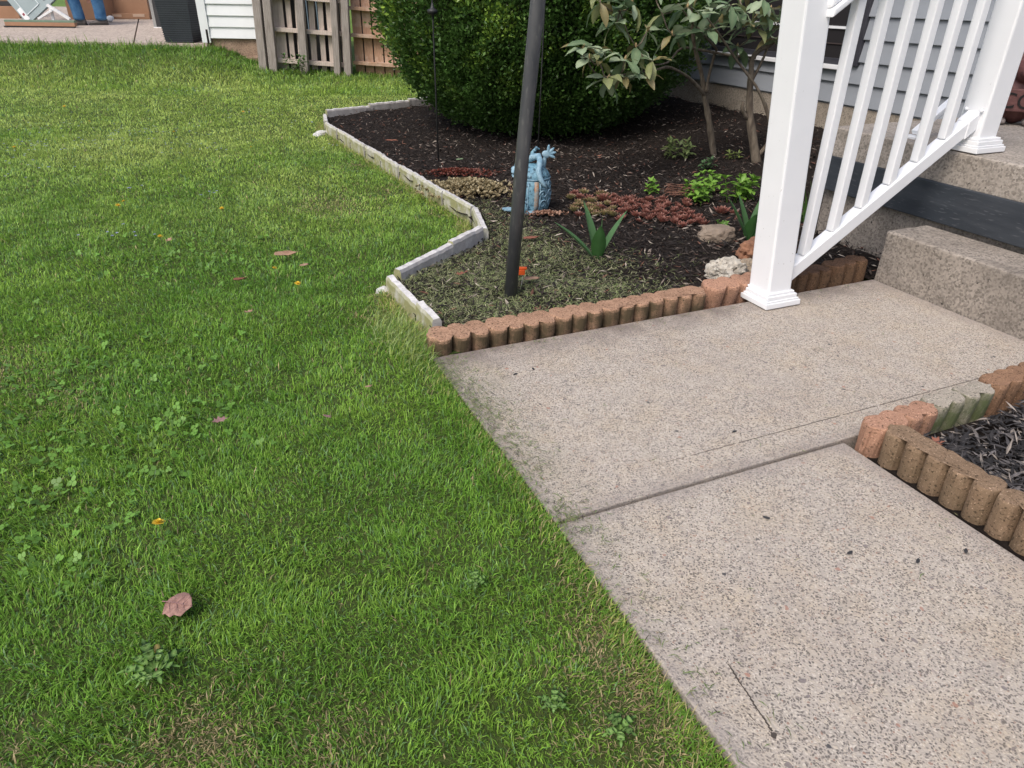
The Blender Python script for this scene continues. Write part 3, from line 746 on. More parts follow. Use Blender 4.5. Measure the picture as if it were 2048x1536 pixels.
# ------------------------------------------------------------------ blue dragon ornament
def ornament_mat():
    m, N, L, b = newmat('blue_patina')
    co = coords(N)
    c = nmix(N, L, nnoise(N, L, co, 30, 6, 0.7, 0.35, 0.65), (0.085, 0.21, 0.30), (0.20, 0.36, 0.44))
    c = nmix(N, L, nnoise(N, L, co, 45, 4, 0.6, 0.50, 0.60), c, (0.03, 0.075, 0.11))  # darker blotches painted in as crevice shade
    L.new(c, b.inputs['Base Color']); b.inputs['Roughness'].default_value = 0.55
    nbump(N, L, b, nnoise(N, L, co, 110, 5, 0.7), 0.6, 0.005); return m
M_ORN = ornament_mat()
M_ORNL = pmat('pale_blue_patina', (0.27, 0.40, 0.48), (0.14, 0.26, 0.35), 40, 0.55, 0.5, 120, 0.003)
M_RUST = pmat('rust_streak', (0.36, 0.17, 0.07), (0.26, 0.30, 0.30), 30, 0.7, 0.4, 90, 0.003)
on = thing('dragon_ornament', (1.765, 3.66, 0.03), 'blue patina egg shaped garden ornament with a small dragon curled on top', 'ornament', R(-24.4))
prof = [(0.0, -0.02), (0.088, -0.02), (0.098, 0.02), (0.106, 0.07), (0.107, 0.11), (0.103, 0.15), (0.096, 0.172), (0.094, 0.174), (0.097, 0.178), (0.099, 0.186), (0.090, 0.205), (0.072, 0.226), (0.046, 0.242), (0.018, 0.250), (0.0, 0.251)]
MB().lathe(prof, 36).build('body', M_ORN, on, True)
def r_at(z): return float(np.interp(z, [p[1] for p in prof[1:-1]], [p[0] for p in prof[1:-1]]))
def on_surf(a, z, lift=0.0):
    r_ = r_at(z) + lift; return (r_*math.sin(a), -r_*math.cos(a), z)
MB().tube([on_surf(2*math.pi*k/40, 0.178, 0.002) for k in range(41)], 0.0035, 6, False).build('rim', M_ORNL, on, True)
for k, a in enumerate((-1.15, -0.55, 0.62, 1.15)):            # raised scroll reliefs round the belly
    for zc, s in ((0.045, 1), (0.098, -1), (0.142, 1)):
        pts = []
        for i in range(13):
            t = i / 12 * 2.6 * math.pi; rr = 0.026 * (1 - t / (3.2 * math.pi))
            pts.append(on_surf(a + s * rr * math.cos(t) / 0.10, zc + rr * math.sin(t), 0.001))
        MB().tube(pts, [0.0042 - 0.0002 * i for i in range(13)], 6).build('scroll_relief', M_ORNL, on, True)
for a0, a1, mt in ((0.10, 0.34, M_RUST), (-0.28, -0.22, M_ORNL), (0.40, 0.46, M_ORNL), (0.84, 0.88, M_ORNL)):
    vs, fs = [], []
    zs = [0.0, 0.04, 0.08, 0.12, 0.168]
    for z in zs:
        for a in (a0, (a0+a1)/2, a1): vs.append(on_surf(a, z, 0.0025))
    for i in range(len(zs)-1):
        for j in range(2): fs.append((i*3+j, i*3+j+1, i*3+j+4, i*3+j+3))
    o_ = MB().add(vs, fs).build('raised_panel', mt, on, True)
    sl = o_.modifiers.new('thick', 'SOLIDIFY'); sl.thickness = 0.004
MB().tube([(-0.030, 0.01, 0.262), (0.0, -0.01, 0.285), (0.030, -0.02, 0.292), (0.038, -0.050, 0.272), (0.030, -0.082, 0.225), (0.040, -0.104, 0.190), (0.062, -0.112, 0.158), (0.078, -0.112, 0.138)],
          [0.016, 0.019, 0.018, 0.017, 0.017, 0.015, 0.011, 0.003], 10).build('tail', M_ORNL, on, True)
MB().tube([(-0.030, 0.01, 0.262), (-0.060, 0.0, 0.262), (-0.088, -0.012, 0.244), (-0.098, -0.02, 0.226)], [0.016, 0.02, 0.017, 0.012], 10).build('neck', M_ORN, on, True)
blob('head', [((-0.100, -0.03, 0.222), (0.022, 0.026, 0.018), Z3), ((-0.108, -0.056, 0.214), (0.014, 0.026, 0.010), Z3), ((-0.106, -0.05, 0.194), (0.012, 0.024, 0.007), (0.3, 0, 0)), ((-0.088, -0.02, 0.248), (0.008, 0.008, 0.018), Z3)], M_ORNL, on)
wg = [((0.062, 0.0, 0.255), (0.013, 0.012, 0.040), (0, 0.1, 0)), ((0.070, -0.004, 0.300), (0.024, 0.010, 0.020), (0, 0.5, 0))]
for a, l in ((-0.1, 0.042), (0.55, 0.040), (1.1, 0.038), (1.75, 0.036)):
    wg.append(((0.080 + math.sin(a+0.2)*l*0.75, -0.006, 0.300 + math.cos(a+0.2)*l*0.75), (0.0085, 0.0075, l*0.55), (0, a+0.2, 0)))
blob('claw', wg, M_ORNL, on)
MB().tube([(-0.01, 0.02, 0.262), (0.0, 0.03, 0.30), (0.02, 0.028, 0.328), (0.035, 0.02, 0.322)], [0.016, 0.014, 0.010, 0.004], 8).build('wing', M_ORN, on, True)
MB().prism([(-0.17, -0.055), (-0.155, -0.085), (-0.11, -0.092), (-0.085, -0.07), (-0.09, -0.045), (-0.13, -0.038)], 0.0, 0.014).build('foot', M_ORNL, on, bevel=0.004)
MB().prism([(-0.03, -0.13), (0.0, -0.145), (0.03, -0.135), (0.035, -0.11), (0.0, -0.098), (-0.025, -0.105)], 0.0, 0.012).build('foot', M_ORNL, on, bevel=0.004)

# ------------------------------------------------------------------ rocks
def rock(loc, size, mat, label, seed, rough=0.35, sc_=2.0, flat=None, rz=0):
    bm = bmesh.new(); bmesh.ops.create_icosphere(bm, subdivisions=4, radius=1)
    me = bpy.data.meshes.new('rock')
    for v in bm.verts:
        n = mnoise.fractal(v.co * sc_ + Vector((seed*3.1, seed, -seed*2)), 0.8, 2.0, 5)
        v.co *= 1 + rough * n
        n2 = mnoise.noise(v.co * 1.2 + Vector((seed, 0, 0)))
        if flat: v.co.z = min(v.co.z, flat + 0.15 * n2)
        v.co = Vector((v.co.x*size[0], v.co.y*size[1], v.co.z*size[2]))
    bm.to_mesh(me); bm.free(); me.materials.append(mat)
    o = link('rock', me); o.location = loc; o.rotation_euler = (0, 0, rz)
    return tag(o, label, 'rock')
M_ROCK1 = pmat('brown_grey_stone', (0.27, 0.215, 0.165), (0.19, 0.145, 0.11), 14, 0.8, 0.5, 60, 0.01)
M_ROCK2 = pmat('white_coral_stone', (0.60, 0.565, 0.50), (0.38, 0.34, 0.285), 28, 0.9, 0.9, 90, 0.012, speck=(0.14, 0.12, 0.10), speckscale=70)
M_ROCK3 = pmat('tan_stone', (0.40, 0.33, 0.25), (0.24, 0.185, 0.135), 40, 0.9, 0.7, 90, 0.008)
M_ROCK4 = pmat('red_brown_stone', (0.33, 0.165, 0.095), (0.19, 0.09, 0.055), 18, 0.85, 0.6, 60, 0.01)
rock((2.400, 2.800, 0.045), (0.100, 0.065, 0.062), M_ROCK1, 'smooth brown grey rock lying in the mulch before the broad leaved plant', 1.3, 0.25, 1.0, 0.75, R(-24))
rock((2.075, 2.315, 0.055), (0.085, 0.058, 0.062), M_ROCK2, 'rough white coral rock sitting just behind the orange edging block', 2.2, 0.30, 2.6, None, R(-15))
rock((2.205, 2.335, 0.045), (0.060, 0.050, 0.050), M_ROCK3, 'small crumbly tan rock between the white coral rock and the post', 3.4, 0.25, 2.6)
rock((2.360, 2.490, 0.060), (0.085, 0.055, 0.070), M_ROCK4, 'angular red brown rock half hidden behind the white stair post', 4.6, 0.35, 1.2, 0.8, R(25))
M_STONEW = pmat('pale_stone', (0.60, 0.60, 0.58), (0.44, 0.43, 0.41), 20, 0.85, 0.5, 60, 0.01)
rock((1.135, 6.62, 0.0), (0.055, 0.045, 0.030), M_STONEW, 'small pale stone on the grass at the far bed corner', 5.1, 0.3, 1.5)
rock((1.085, 6.58, -0.005), (0.040, 0.045, 0.022), M_STONEW, 'flat pale stone chip outermost beside the far bed corner', 6.1, 0.3, 1.5)
rock((0.665, 2.785, 0.0), (0.035, 0.026, 0.020), M_STONEW, 'little white stone chip tucked at the sharp edging corner', 7.1, 0.3, 1.5)

# ------------------------------------------------------------------ leaves and plants
def leaf_mesh(name, length, width, cols, fold=0.25, droop=0.3, n=6, peak=0.5, tip=0.15, wave=0.0, seed=0):
    """a real leaf blade along +X: folded at the midrib, curving down; 3 vertices per row"""
    rs = random.Random(seed); V, F, C = [], [], []
    for i in range(n + 1):
        t = i / n
        w = width / 2 * (math.sin(math.pi * min(1, t) ** (math.log(0.5)/math.log(peak))) ** 0.8 if 0 < t < 1 else tip * 0.4)
        z = -droop * length * t * t; x = length * t * (1 - 0.18 * droop * t)
        wv = wave * rs.uniform(-1, 1)
        V += [(x, -w, z + fold*w + wv), (x, 0, z), (x, w, z + fold*w - wv)]
        k = rs.uniform(0.9, 1.1)
        C += [tuple(q*k for q in cols[0]), tuple(q*k for q in cols[1]), tuple(q*k for q in cols[0])]
    for i in range(n):
        for j in range(2): F.append((i*3+j, i*3+j+1, i*3+j+4, i*3+j+3))
    return np.array(V), np.array(F), np.array(C)
def leaf_data(name, mat, *a, **k):
    V, F, C = leaf_mesh(name, *a, **k)
    o = np_mesh(name, V, F, mat, C); me = o.data; col.objects.unlink(o); bpy.data.objects.remove(o); return me
def aim(dirv, roll=0.0):
    d = Vector(dirv).normalized(); up = Vector((0, 0, 1))
    if abs(d.z) > 0.98: up = Vector((1, 0, 0))
    y = up.cross(d).normalized(); z = d.cross(y)
    return Matrix((d, y, z)).transposed().to_euler() if not roll else (Matrix((d, y, z)).transposed() @ Matrix.Rotation(roll, 3, 'X')).to_euler()

# rhododendron
rh = thing('rhododendron', (3.62, 4.25, 0.08), 'leggy rhododendron bush with bare trunks and drooping leathery leaves', 'shrub')
RL = rh.location
def rt(pts, rad, name='branch', n=9, par=None):
    mb = MB(); P_ = [Vector(p) - RL for p in pts]
    for i in range(len(P_)):
        if 0 < i < len(P_) - 1: P_[i] = P_[i] + Vector((random.uniform(-1, 1), random.uniform(-1, 1), 0)) * 0.008
    # subdivide with a smooth curve
    Q, W_ = [], []
    for i in range(len(P_) - 1):
        p0, p1, p2, p3 = P_[max(i-1, 0)], P_[i], P_[i+1], P_[min(i+2, len(P_)-1)]
        for k in range(4):
            t = k / 4
            Q.append(0.5*((2*p1) + (p2-p0)*t + (2*p0-5*p1+4*p2-p3)*t*t + (3*p1-p0-3*p2+p3)*t**3)); W_.append(rad[i]*(1-t) + rad[i+1]*t)
    Q.append(P_[-1]); W_.append(rad[-1])
    W_ = [w * random.uniform(0.72, 0.95) for w in W_]
    return mb.tube(Q, W_, n).build(name, M_BARK, par or rh, True)
tA = rt([(3.635, 4.40, 0.02), (3.54, 4.41, 0.304), (3.482, 4.416, 0.459), (3.418, 4.401, 0.611), (3.254, 4.344, 0.851), (3.12, 4.25, 1.15)], [0.034, 0.027, 0.025, 0.018, 0.013, 0.008], 'trunk')
rt([(3.485, 4.415, 0.47), (3.27, 4.35, 0.60), (3.049, 4.272, 0.677), (2.845, 4.145, 0.678), (2.564, 4.108, 0.658), (2.401, 4.072, 0.660), (2.27, 4.03, 0.76)], [0.016, 0.013, 0.011, 0.009, 0.008, 0.006, 0.005])
rt([(3.470, 4.39, 0.50), (3.453, 4.363, 0.60), (3.432, 4.318, 0.744), (3.406, 4.275, 0.793), (3.153, 4.17, 0.919), (2.95, 4.12, 1.05)], [0.015, 0.012, 0.010, 0.010, 0.008, 0.005])
rt([(3.589, 4.082, 0.74), (3.516, 4.28, 0.745), (3.247, 4.237, 0.783), (3.08, 4.203, 0.796), (2.943, 4.156, 0.719), (2.72, 4.05, 0.715)], [0.010, 0.011, 0.010, 0.009, 0.007, 0.005])
tB = rt([(3.72, 4.02, 0.02), (3.602, 4.076, 0.398), (3.588, 4.082, 0.636), (3.589, 4.082, 0.764), (3.726, 4.02, 0.886), (3.80, 4.05, 1.2)], [0.044, 0.030, 0.024, 0.019, 0.014, 0.009], 'trunk')
rt([(3.70, 4.03, 0.10), (3.762, 4.004, 0.253), (3.626, 4.01, 0.517), (3.416, 4.05, 0.727), (3.227, 4.027, 0.882), (3.062, 3.991, 0.995)], [0.022, 0.017, 0.013, 0.010, 0.008, 0.005])
rt([(3.60, 4.07, 0.36), (3.545, 4.07, 0.42), (3.53, 4.06, 0.475)], [0.018, 0.015, 0.012], 'branch_stub')
rt([(3.59, 4.08, 0.60), (3.64, 4.06, 0.76), (3.72, 4.10, 0.92)], [0.012, 0.009, 0.006])
whorls = [(2.245, 4.033, 0.814), (2.337, 4.046, 0.812), (2.264, 3.969, 0.765), (2.344, 3.988, 0.743), (2.64, 4.073, 0.815), (2.74, 4.028, 0.741), (2.531, 4.013, 0.751),
 (2.706, 4.043, 0.655), (2.391, 3.966, 0.654), (2.566, 4.052, 0.649), (2.536, 4.121, 1.01), (2.514, 4.13, 0.941), (2.695, 4.048, 0.906), (2.826, 4.099, 0.996), (2.895, 4.067, 0.882),
 (3.023, 4.119, 0.902), (3.021, 4.12, 1.032), (3.096, 4.086, 0.992), (3.226, 4.137, 0.92), (3.299, 4.104, 1.021), (3.438, 4.096, 0.804), (3.496, 4.015, 0.916), (3.628, 4.064, 1.024),
 (3.416, 4.05, 1.009), (2.599, 4.092, 1.056), (2.373, 4.084, 1.054), (3.756, 4.116, 0.95), (3.18, 4.2, 1.12), (2.80, 4.2, 1.15), (3.45, 4.2, 1.15), (2.45, 4.2, 1.16), (3.35, 4.3, 1.0), (3.6, 4.3, 1.1), (3.52, 3.98, 1.00), (3.70, 3.98, 0.93), (3.60, 3.95, 0.86), (3.36, 3.98, 0.93), (3.24, 3.98, 1.05), (3.82, 4.0, 1.03), (3.46, 3.95, 1.08), (3.66, 3.92, 1.08), (3.12, 4.02, 0.90)]
nodes = [(2.401, 4.072, 0.660), (2.564, 4.108, 0.658), (2.845, 4.145, 0.678), (3.049, 4.272, 0.677), (2.27, 4.03, 0.76), (3.08, 4.203, 0.796), (2.943, 4.156, 0.719), (3.153, 4.17, 0.919), (2.95, 4.12, 1.05),
 (3.406, 4.275, 0.793), (3.726, 4.02, 0.886), (3.416, 4.05, 0.727), (3.227, 4.027, 0.882), (3.062, 3.991, 0.995), (3.589, 4.082, 0.764), (3.254, 4.344, 0.851)]
lmats = [leaf_data('leaf', M_PLANT, L_, w_, cs, f_, d_, 6, 0.58, 0.3, 0.004, k) for k, (L_, w_, cs, f_, d_) in enumerate([
    (0.115, 0.050, ((0.25, 0.33, 0.19), (0.34, 0.42, 0.26)), 0.28, 0.22), (0.130, 0.050, ((0.12, 0.19, 0.095), (0.19, 0.26, 0.14)), 0.32, 0.45),
    (0.100, 0.046, ((0.30, 0.37, 0.23), (0.38, 0.45, 0.30)), 0.22, 0.2), (0.120, 0.046, ((0.22, 0.25, 0.10), (0.28, 0.30, 0.15)), 0.28, 0.5),
    (0.095, 0.038, ((0.25, 0.20, 0.085), (0.28, 0.25, 0.12)), 0.32, 0.5), (0.125, 0.052, ((0.10, 0.17, 0.085), (0.17, 0.23, 0.125)), 0.26, 0.35)])]
bud_me = MB().lathe([(0.0, -0.004), (0.006, 0.0), (0.0085, 0.010), (0.006, 0.022), (0.0, 0.032)], 8).mesh('bud', pmat('flower_bud', (0.30, 0.20, 0.10), (0.36, 0.28, 0.14), 40, 0.6), True)
rleaf = random.Random(4)
for wi, w in enumerate(whorls):
    W_ = Vector(w)
    nd = min(nodes, key=lambda q: (Vector(q) - W_).length); 
    if (Vector(nd) - W_).length > 0.03:
        mid = (Vector(nd) + W_) / 2 + Vector((0, 0, -0.02))
        MB().tube([Vector(nd) - RL, mid - RL, W_ - RL], [0.0052, 0.0042, 0.0034], 6).build('twig', M_BARK, rh, True)
    nodes.append(w)
    k = rleaf.randint(5, 8); a0 = rleaf.uniform(0, 6.28)
    for i in range(k):
        a = a0 + 2*math.pi*i/k + rleaf.uniform(-0.25, 0.25)
        el = rleaf.choice([0.55, 0.35, 0.15, -0.05, -0.3, -0.75]) + rleaf.uniform(-0.15, 0.15)
        d = Vector((math.cos(a)*math.cos(el), math.sin(a)*math.cos(el), math.sin(el)))
        o = link('leaf', rleaf.choice(lmats), rh); o.location = W_ - RL + d * 0.008; o.rotation_euler = aim(d, rleaf.uniform(-0.5, 0.5))
        s = rleaf.uniform(1.0, 1.38); o.scale = (s, s, s)
    if wi % 2 == 0:
        o = link('bud', bud_me, rh); o.location = W_ - RL; o.rotation_euler = (rleaf.uniform(-.4, .4), rleaf.uniform(-.4, .4), 0)

# broad-leaved bulbs
def bulb(loc, specs, label, rz=0):
    o = thing('bulb_plant', loc, label, 'plant', rz)
    for k, (a, el, L_, w_, dr, cs) in enumerate(specs):
        me = leaf_data('leaf', M_PLANT, L_, w_, cs, 0.55, dr, 9, 0.40, 0.05, 0.0, k)
        for v in me.vertices:
            pass
        q = link('leaf', me, o); d = (math.cos(a)*math.cos(el), math.sin(a)*math.cos(el), math.sin(el))
        q.location = (d[0]*0.012, d[1]*0.012, -0.008); q.rotation_euler = aim(d, 0.0)
    return o
G1, G2 = ((0.040, 0.115, 0.030), (0.060, 0.150, 0.045)), ((0.085, 0.19, 0.075), (0.11, 0.22, 0.09))
yb = R(YAW)
bulb((1.665, 2.735, 0.028), [(R(178), R(48), 0.275, 0.050, 0.10, G2), (R(135), R(70), 0.285, 0.052, 0.02, G2), (R(-92), R(70), 0.195, 0.068, -0.05, G1), (R(20), R(62), 0.265, 0.046, 0.02, G2), (R(60), R(84), 0.21, 0.018, 0.0, G2)],
     'upright plant of broad folded green leaves standing alone near the thick pole', yb)
bulb((2.545, 2.725, 0.03), [(R(168), R(60), 0.255, 0.052, 0.02, G2), (R(140), R(66), 0.24, 0.056, -0.04, G2), (R(-85), R(74), 0.15, 0.07, -0.05, G1), (R(8), R(52), 0.22, 0.048, 0.02, G2), (R(40), R(78), 0.22, 0.04, 0.0, G2)],
     'upright plant of broad folded green leaves close behind the stair post', yb)

def combine(parts):
    Vs, Fs, Cs, n = [], [], [], 0
    for V, F, C in parts:
        Vs.append(V); Fs.append(F + n); Cs.append(C); n += len(V)
    return np.concatenate(Vs), np.concatenate(Fs), np.concatenate(Cs)
def xf(V, M):
    M = np.array(M); return V @ M[:3, :3].T + M[:3, 3]
def dirM(d, loc=(0, 0, 0), s=1.0, roll=0.0):
    return Matrix.Translation(loc) @ aim(d, roll).to_matrix().to_4x4() @ Matrix.Scale(s, 4)

# houseleek clump: rosettes are parts
hl = thing('houseleek_clump', (2.30, 3.40, 0.03), 'low clump of red tipped houseleek rosettes beside the upright bulb plant', 'plant')
def rosette(seed, red):
    rs = random.Random(seed); parts = []
    for ring, (cnt, el, L_, w_) in enumerate(((9, 0.35, 0.036, 0.013), (8, 0.75, 0.030, 0.012), (6, 1.1, 0.024, 0.010), (3, 1.4, 0.018, 0.008))):
        for i in range(cnt):
            a = 2*math.pi*i/cnt + ring*0.4 + rs.uniform(-0.1, 0.1)
            f = rs.uniform(0.8, 1.2)
            if red: c1, c2 = (0.20*f, 0.055*f, 0.05*f), (0.26*f, 0.12*f, 0.08*f)
            else: c1, c2 = (0.26*f, 0.20*f, 0.09*f), (0.20*f, 0.21*f, 0.08*f)
            V, F, C = leaf_mesh('l', L_*rs.uniform(.9, 1.1), w_, (c1, c2), 0.35, -0.25, 4, 0.62, 0.4)
            C[-3:] = np.array((0.34, 0.17, 0.13))
            parts.append((xf(V, dirM((math.cos(a)*math.cos(el), math.sin(a)*math.cos(el), math.sin(el)))), F, C))
    V, F, C = combine(parts); o = np_mesh('rosette', V, F, M_PLANT, C); me = o.data; col.objects.unlink(o); bpy.data.objects.remove(o); return me
rosm = [rosette(1, True), rosette(2, True), rosette(3, False), rosette(4, True)]
spots = []
rs = random.Random(11)
while len(spots) < 92:
    x, y = rs.gauss(0, 0.20), rs.gauss(0, 0.17)
    y -= 0.25*x
    if all((x-a)**2 + (y-b)**2 > 0.042**2 for a, b in spots) and abs(x) < 0.36 and abs(y + 0.25*x) < 0.30: spots.append((x, y))
for x, y in spots:
    X, Y = bw(x, y)[:2]
    o = link('rosette', rosm[2] if (x < -0.12 and rs.random() < 0.75) else rs.choice((rosm[0], rosm[1], rosm[3])), hl)
    s = rs.uniform(0.75, 1.25); o.scale = (s, s, s); o.location = (X, Y, 0.004 + 0.012*math.exp(-(x*x+y*y)/0.03)); o.rotation_euler = (rs.uniform(-.25, .25), rs.uniform(-.25, .25), rs.uniform(0, 6))
for (x, y) in ((2.215, 3.62), (2.70, 3.14), (2.76, 3.11)):
    o = link('rosette', rosm[0], hl); o.location = Vector((x, y, 0.035)) - hl.location; s = 1.7 if x < 2.72 else 1.0; o.scale = (s, s, s)

# soft herbs: sprigs of paired round leaves
def sprig_mesh(seed, h, pairs, L_, w_, c1, c2):
    rs = random.Random(seed); parts = []
    for p in range(pairs):
        z = h * (0.25 + 0.75 * p / max(1, pairs - 1)); s = 0.7 + 0.5 * math.sin(math.pi * (p + 1) / (pairs + 1))
        for i in range(2 if p < pairs - 1 else 4):
            a = p * 1.57 + i * (math.pi if p < pairs - 1 else math.pi/2) + rs.uniform(-0.3, 0.3); el = rs.uniform(0.15, 0.6) + (0.5 if p == pairs - 1 else 0)
            f = rs.uniform(0.8, 1.25)
            V, F, C = leaf_mesh('l', L_*s*rs.uniform(.85, 1.1), w_*s, (tuple(q*f for q in c1), tuple(q*f for q in c2)), 0.25, 0.35, 4, 0.5, 0.3)
            parts.append((xf(V, dirM((math.cos(a)*math.cos(el), math.sin(a)*math.cos(el), math.sin(el)), (0, 0, z))), F, C))
    a = np.array([(0.0015*math.cos(t), 0.0015*math.sin(t), zz) for zz in (-0.01, h) for t in (0, 2.1, 4.2)])
    parts.append((a, np.array([(0, 1, 4, 3), (1, 2, 5, 4), (2, 0, 3, 5)]), np.tile(np.array([c1]), (6, 1))))
    V, F, C = combine(parts); o = np_mesh('sprig', V, F, M_PLANT, C); me = o.data; col.objects.unlink(o); bpy.data.objects.remove(o); return me
herb = [sprig_mesh(k, 0.07 + 0.012*k, 4, 0.040, 0.024, (0.13, 0.27, 0.035), (0.20, 0.36, 0.06)) for k in range(4)]
def herb_plant(name, loc, n, rad, meshes, label, sc_=1.0, seed=0, cat='plant', zf=bed_z):
    rs = random.Random(seed); o = thing(name, loc, label, cat)
    for i in range(n):
        a, r_ = rs.uniform(0, 6.28), rad * math.sqrt(rs.random())
        q = link('sprig', rs.choice(meshes), o); q.location = (r_*math.cos(a), r_*math.sin(a)*0.7, 0)
        q.rotation_euler = (rs.uniform(-.35, .35), rs.uniform(-.35, .35), rs.uniform(0, 6)); s = sc_*rs.uniform(0.8, 1.2); q.scale = (s, s, s)
    return o
herb_plant('herb_clump', (2.74, 3.44, 0.03), 9, 0.085, herb, 'bright green herb clump nearest the red houseleeks', 1.05, 1)
herb_plant('herb_clump', (2.98, 3.36, 0.035), 12, 0.10, herb, 'bright green herb clump just behind the white stair post', 1.1, 2)
herb_plant('herb_clump', (2.98, 3.62, 0.035), 7, 0.07, herb, 'bright green herb clump set back towards the rhododendron', 0.95, 3)
herb_plant('herb_clump', (2.60, 3.66, 0.03), 4, 0.06, herb, 'sparse bright green herb sprigs beside a pile of red twigs', 0.8, 4)
smallh = [sprig_mesh(20+k, 0.035, 3, 0.020, 0.013, (0.10, 0.22, 0.035), (0.16, 0.30, 0.06)) for k in range(2)]
herb_plant('seedling', (2.53, 2.90, 0.03), 7, 0.045, smallh, 'tiny green seedling cluster beside the smooth brown rock', 0.9, 5)
olive = [sprig_mesh(30+k, 0.10, 4, 0.050, 0.022, (0.12, 0.17, 0.06), (0.20, 0.25, 0.09)) for k in range(3)]
herb_plant('young_shrub', (3.36, 4.50, 0.05), 9, 0.13, olive, 'young olive green shrub shoot before the rhododendron trunk', 0.95, 6, 'shrub')
herb_plant('young_shrub', (3.30, 4.06, 0.05), 5, 0.06, [sprig_mesh(40, 0.07, 4, 0.045, 0.02, (0.06, 0.12, 0.05), (0.09, 0.16, 0.07))], 'small dark green shoot low in the mulch under the rhododendron', 0.9, 7, 'shrub')
herb_plant('young_shrub', (3.62, 4.18, 0.08), 4, 0.06, [sprig_mesh(41, 0.04, 3, 0.03, 0.014, (0.15, 0.20, 0.05), (0.22, 0.27, 0.08))], 'few yellow green shoots at the foot of the rhododendron trunk', 0.9, 8, 'shrub')

# grassy clump seen through the balusters
gc = thing('iris_clump', (3.02, 2.86, 0.03), 'clump of narrow strap leaves seen between the white balusters', 'plant')
rs = random.Random(5)
for i in range(22):
    a = rs.uniform(0, 6.28); el = rs.uniform(1.0, 1.5); L_ = rs.uniform(0.14, 0.26)
    me = leaf_data('leaf', M_PLANT, L_, 0.010, ((0.06*rs.uniform(.8, 1.4), 0.15, 0.03), (0.10, 0.20, 0.05)), 0.4, 0.25, 6, 0.3, 0.05)
    q = link('leaf', me, gc); q.location = (rs.gauss(0, 0.03), rs.gauss(0, 0.025), -0.005); q.rotation_euler = aim((math.cos(a)*math.cos(el), math.sin(a)*math.cos(el), math.sin(el)))

# stonecrop mats
def stonecrop(name, loc, rx, ry, n, c1, c2, label, seed, size=0.012, hgt=0.03):
    r_ = np.random.default_rng(seed)
    o = thing(name, loc, label, 'plant', yb)
    a, rr = r_.uniform(0, 2*np.pi, n), np.minimum(1.35, np.abs(r_.normal(0, 0.62, n)) ** 0.8)
    x, y = rx*rr*np.cos(a), ry*rr*np.sin(a)
    z = hgt * np.maximum(0, 1 - rr**2) * r_.uniform(0.3, 1.0, n) + 0.004
    parts_V, parts_C = [], []
    for k in range(6):                            # six fat leaves a head
        th = k*np.pi/3 + r_.uniform(0, 6.28, n); el = r_.uniform(0.2, 1.2, n); s = size*r_.uniform(0.7, 1.3, n)
        d = np.stack([np.cos(th)*np.cos(el), np.sin(th)*np.cos(el), np.sin(el)], 1)
        sd_ = np.stack([-np.sin(th), np.cos(th), np.zeros(n)], 1)
        base = np.stack([x, y, z], 1)
        q = np.stack([base, base + d*s[:, None]*0.6 + sd_*s[:, None]*0.35, base + d*s[:, None], base + d*s[:, None]*0.6 - sd_*s[:, None]*0.35], 1)
        parts_V.append(q.reshape(-1, 3))
        t = r_.random(n)[:, None]; c = np.array(c1)*(1-t) + np.array(c2)*t
        parts_C.append(np.repeat(c, 4, 0))
    V = np.concatenate(parts_V); F = np.arange(len(V)).reshape(-1, 4)
    f = np_mesh('foliage', V, F, M_PLANT, np.concatenate(parts_C), o, False); f['kind'] = 'stuff'
    return o
stonecrop('stonecrop', (1.57, 4.16, 0.035), 0.245, 0.20, 1000, (0.20, 0.15, 0.075), (0.48, 0.41, 0.25), 'mat of cream and olive stonecrop beside the blue ornament', 1, 0.019, 0.05)
stonecrop('stonecrop', (1.66, 4.60, 0.035), 0.21, 0.10, 500, (0.22, 0.05, 0.035), (0.12, 0.05, 0.03), 'mat of dark red stonecrop stems behind the cream one', 2, 0.014, 0.025)
stonecrop('stonecrop', (1.78, 3.50, 0.03), 0.10, 0.035, 110, (0.42, 0.25, 0.17), (0.30, 0.16, 0.11), 'thin strip of pinkish stonecrop at the foot of the blue ornament', 3, 0.014, 0.012)

# ------------------------------------------------------------------ clipped hedge shrub
hd = thing('hedge_shrub', (3.06, 6.28, 0.05), 'large rounded dark evergreen shrub at the back of the bed', 'shrub')
def hedge_radius(th, zz):
    # profile: narrow foot, widest at breast height, domed top
    base = np.interp(zz, [0.02, 0.12, 0.35, 0.75, 1.2, 1.7, 2.1, 2.35], [0.74, 0.92, 1.19, 1.40, 1.46, 1.30, 0.85, 0.05])
    lump = 0.055*np.sin(3*th + 1.0 + 2.2*zz) + 0.045*np.sin(7*th - 3.1*zz) + 0.03*np.sin(13*th + 6*zz) + 0.02*np.sin(29*th - 11*zz)
    return base * (1 + lump * 0.7)
n = 150000
th = rng.uniform(0, 2*np.pi, n); 
camdir = math.atan2(-6.28, -3.06)
th = np.where(rng.random(n) < 0.75, camdir + rng.normal(0, 0.85, n), th)
zz = 0.02 + 2.25 * rng.random(n) ** 1.05 + rng.normal(0, 0.02, n)
depth = rng.exponential(0.10, n)
rr = np.maximum(0.05, hedge_radius(th, zz) - depth + rng.normal(0, 0.03, n) + 0.05*np.maximum(0, np.sin(37*th + 23*zz) * np.sin(61*th - 31*zz) - 0.35))
pos = np.stack([rr*np.cos(th), rr*np.sin(th), zz], 1)
out = np.stack([np.cos(th), np.sin(th), np.full(n, 0.45)], 1) + rng.normal(0, 0.55, (n, 3)); out /= np.linalg.norm(out, axis=1)[:, None]
side = np.cross(out, rng.normal(0, 1, (n, 3))); side /= np.linalg.norm(side, axis=1)[:, None]
nrm = np.cross(out, side)
s = rng.uniform(0.020, 0.040, n)[:, None]
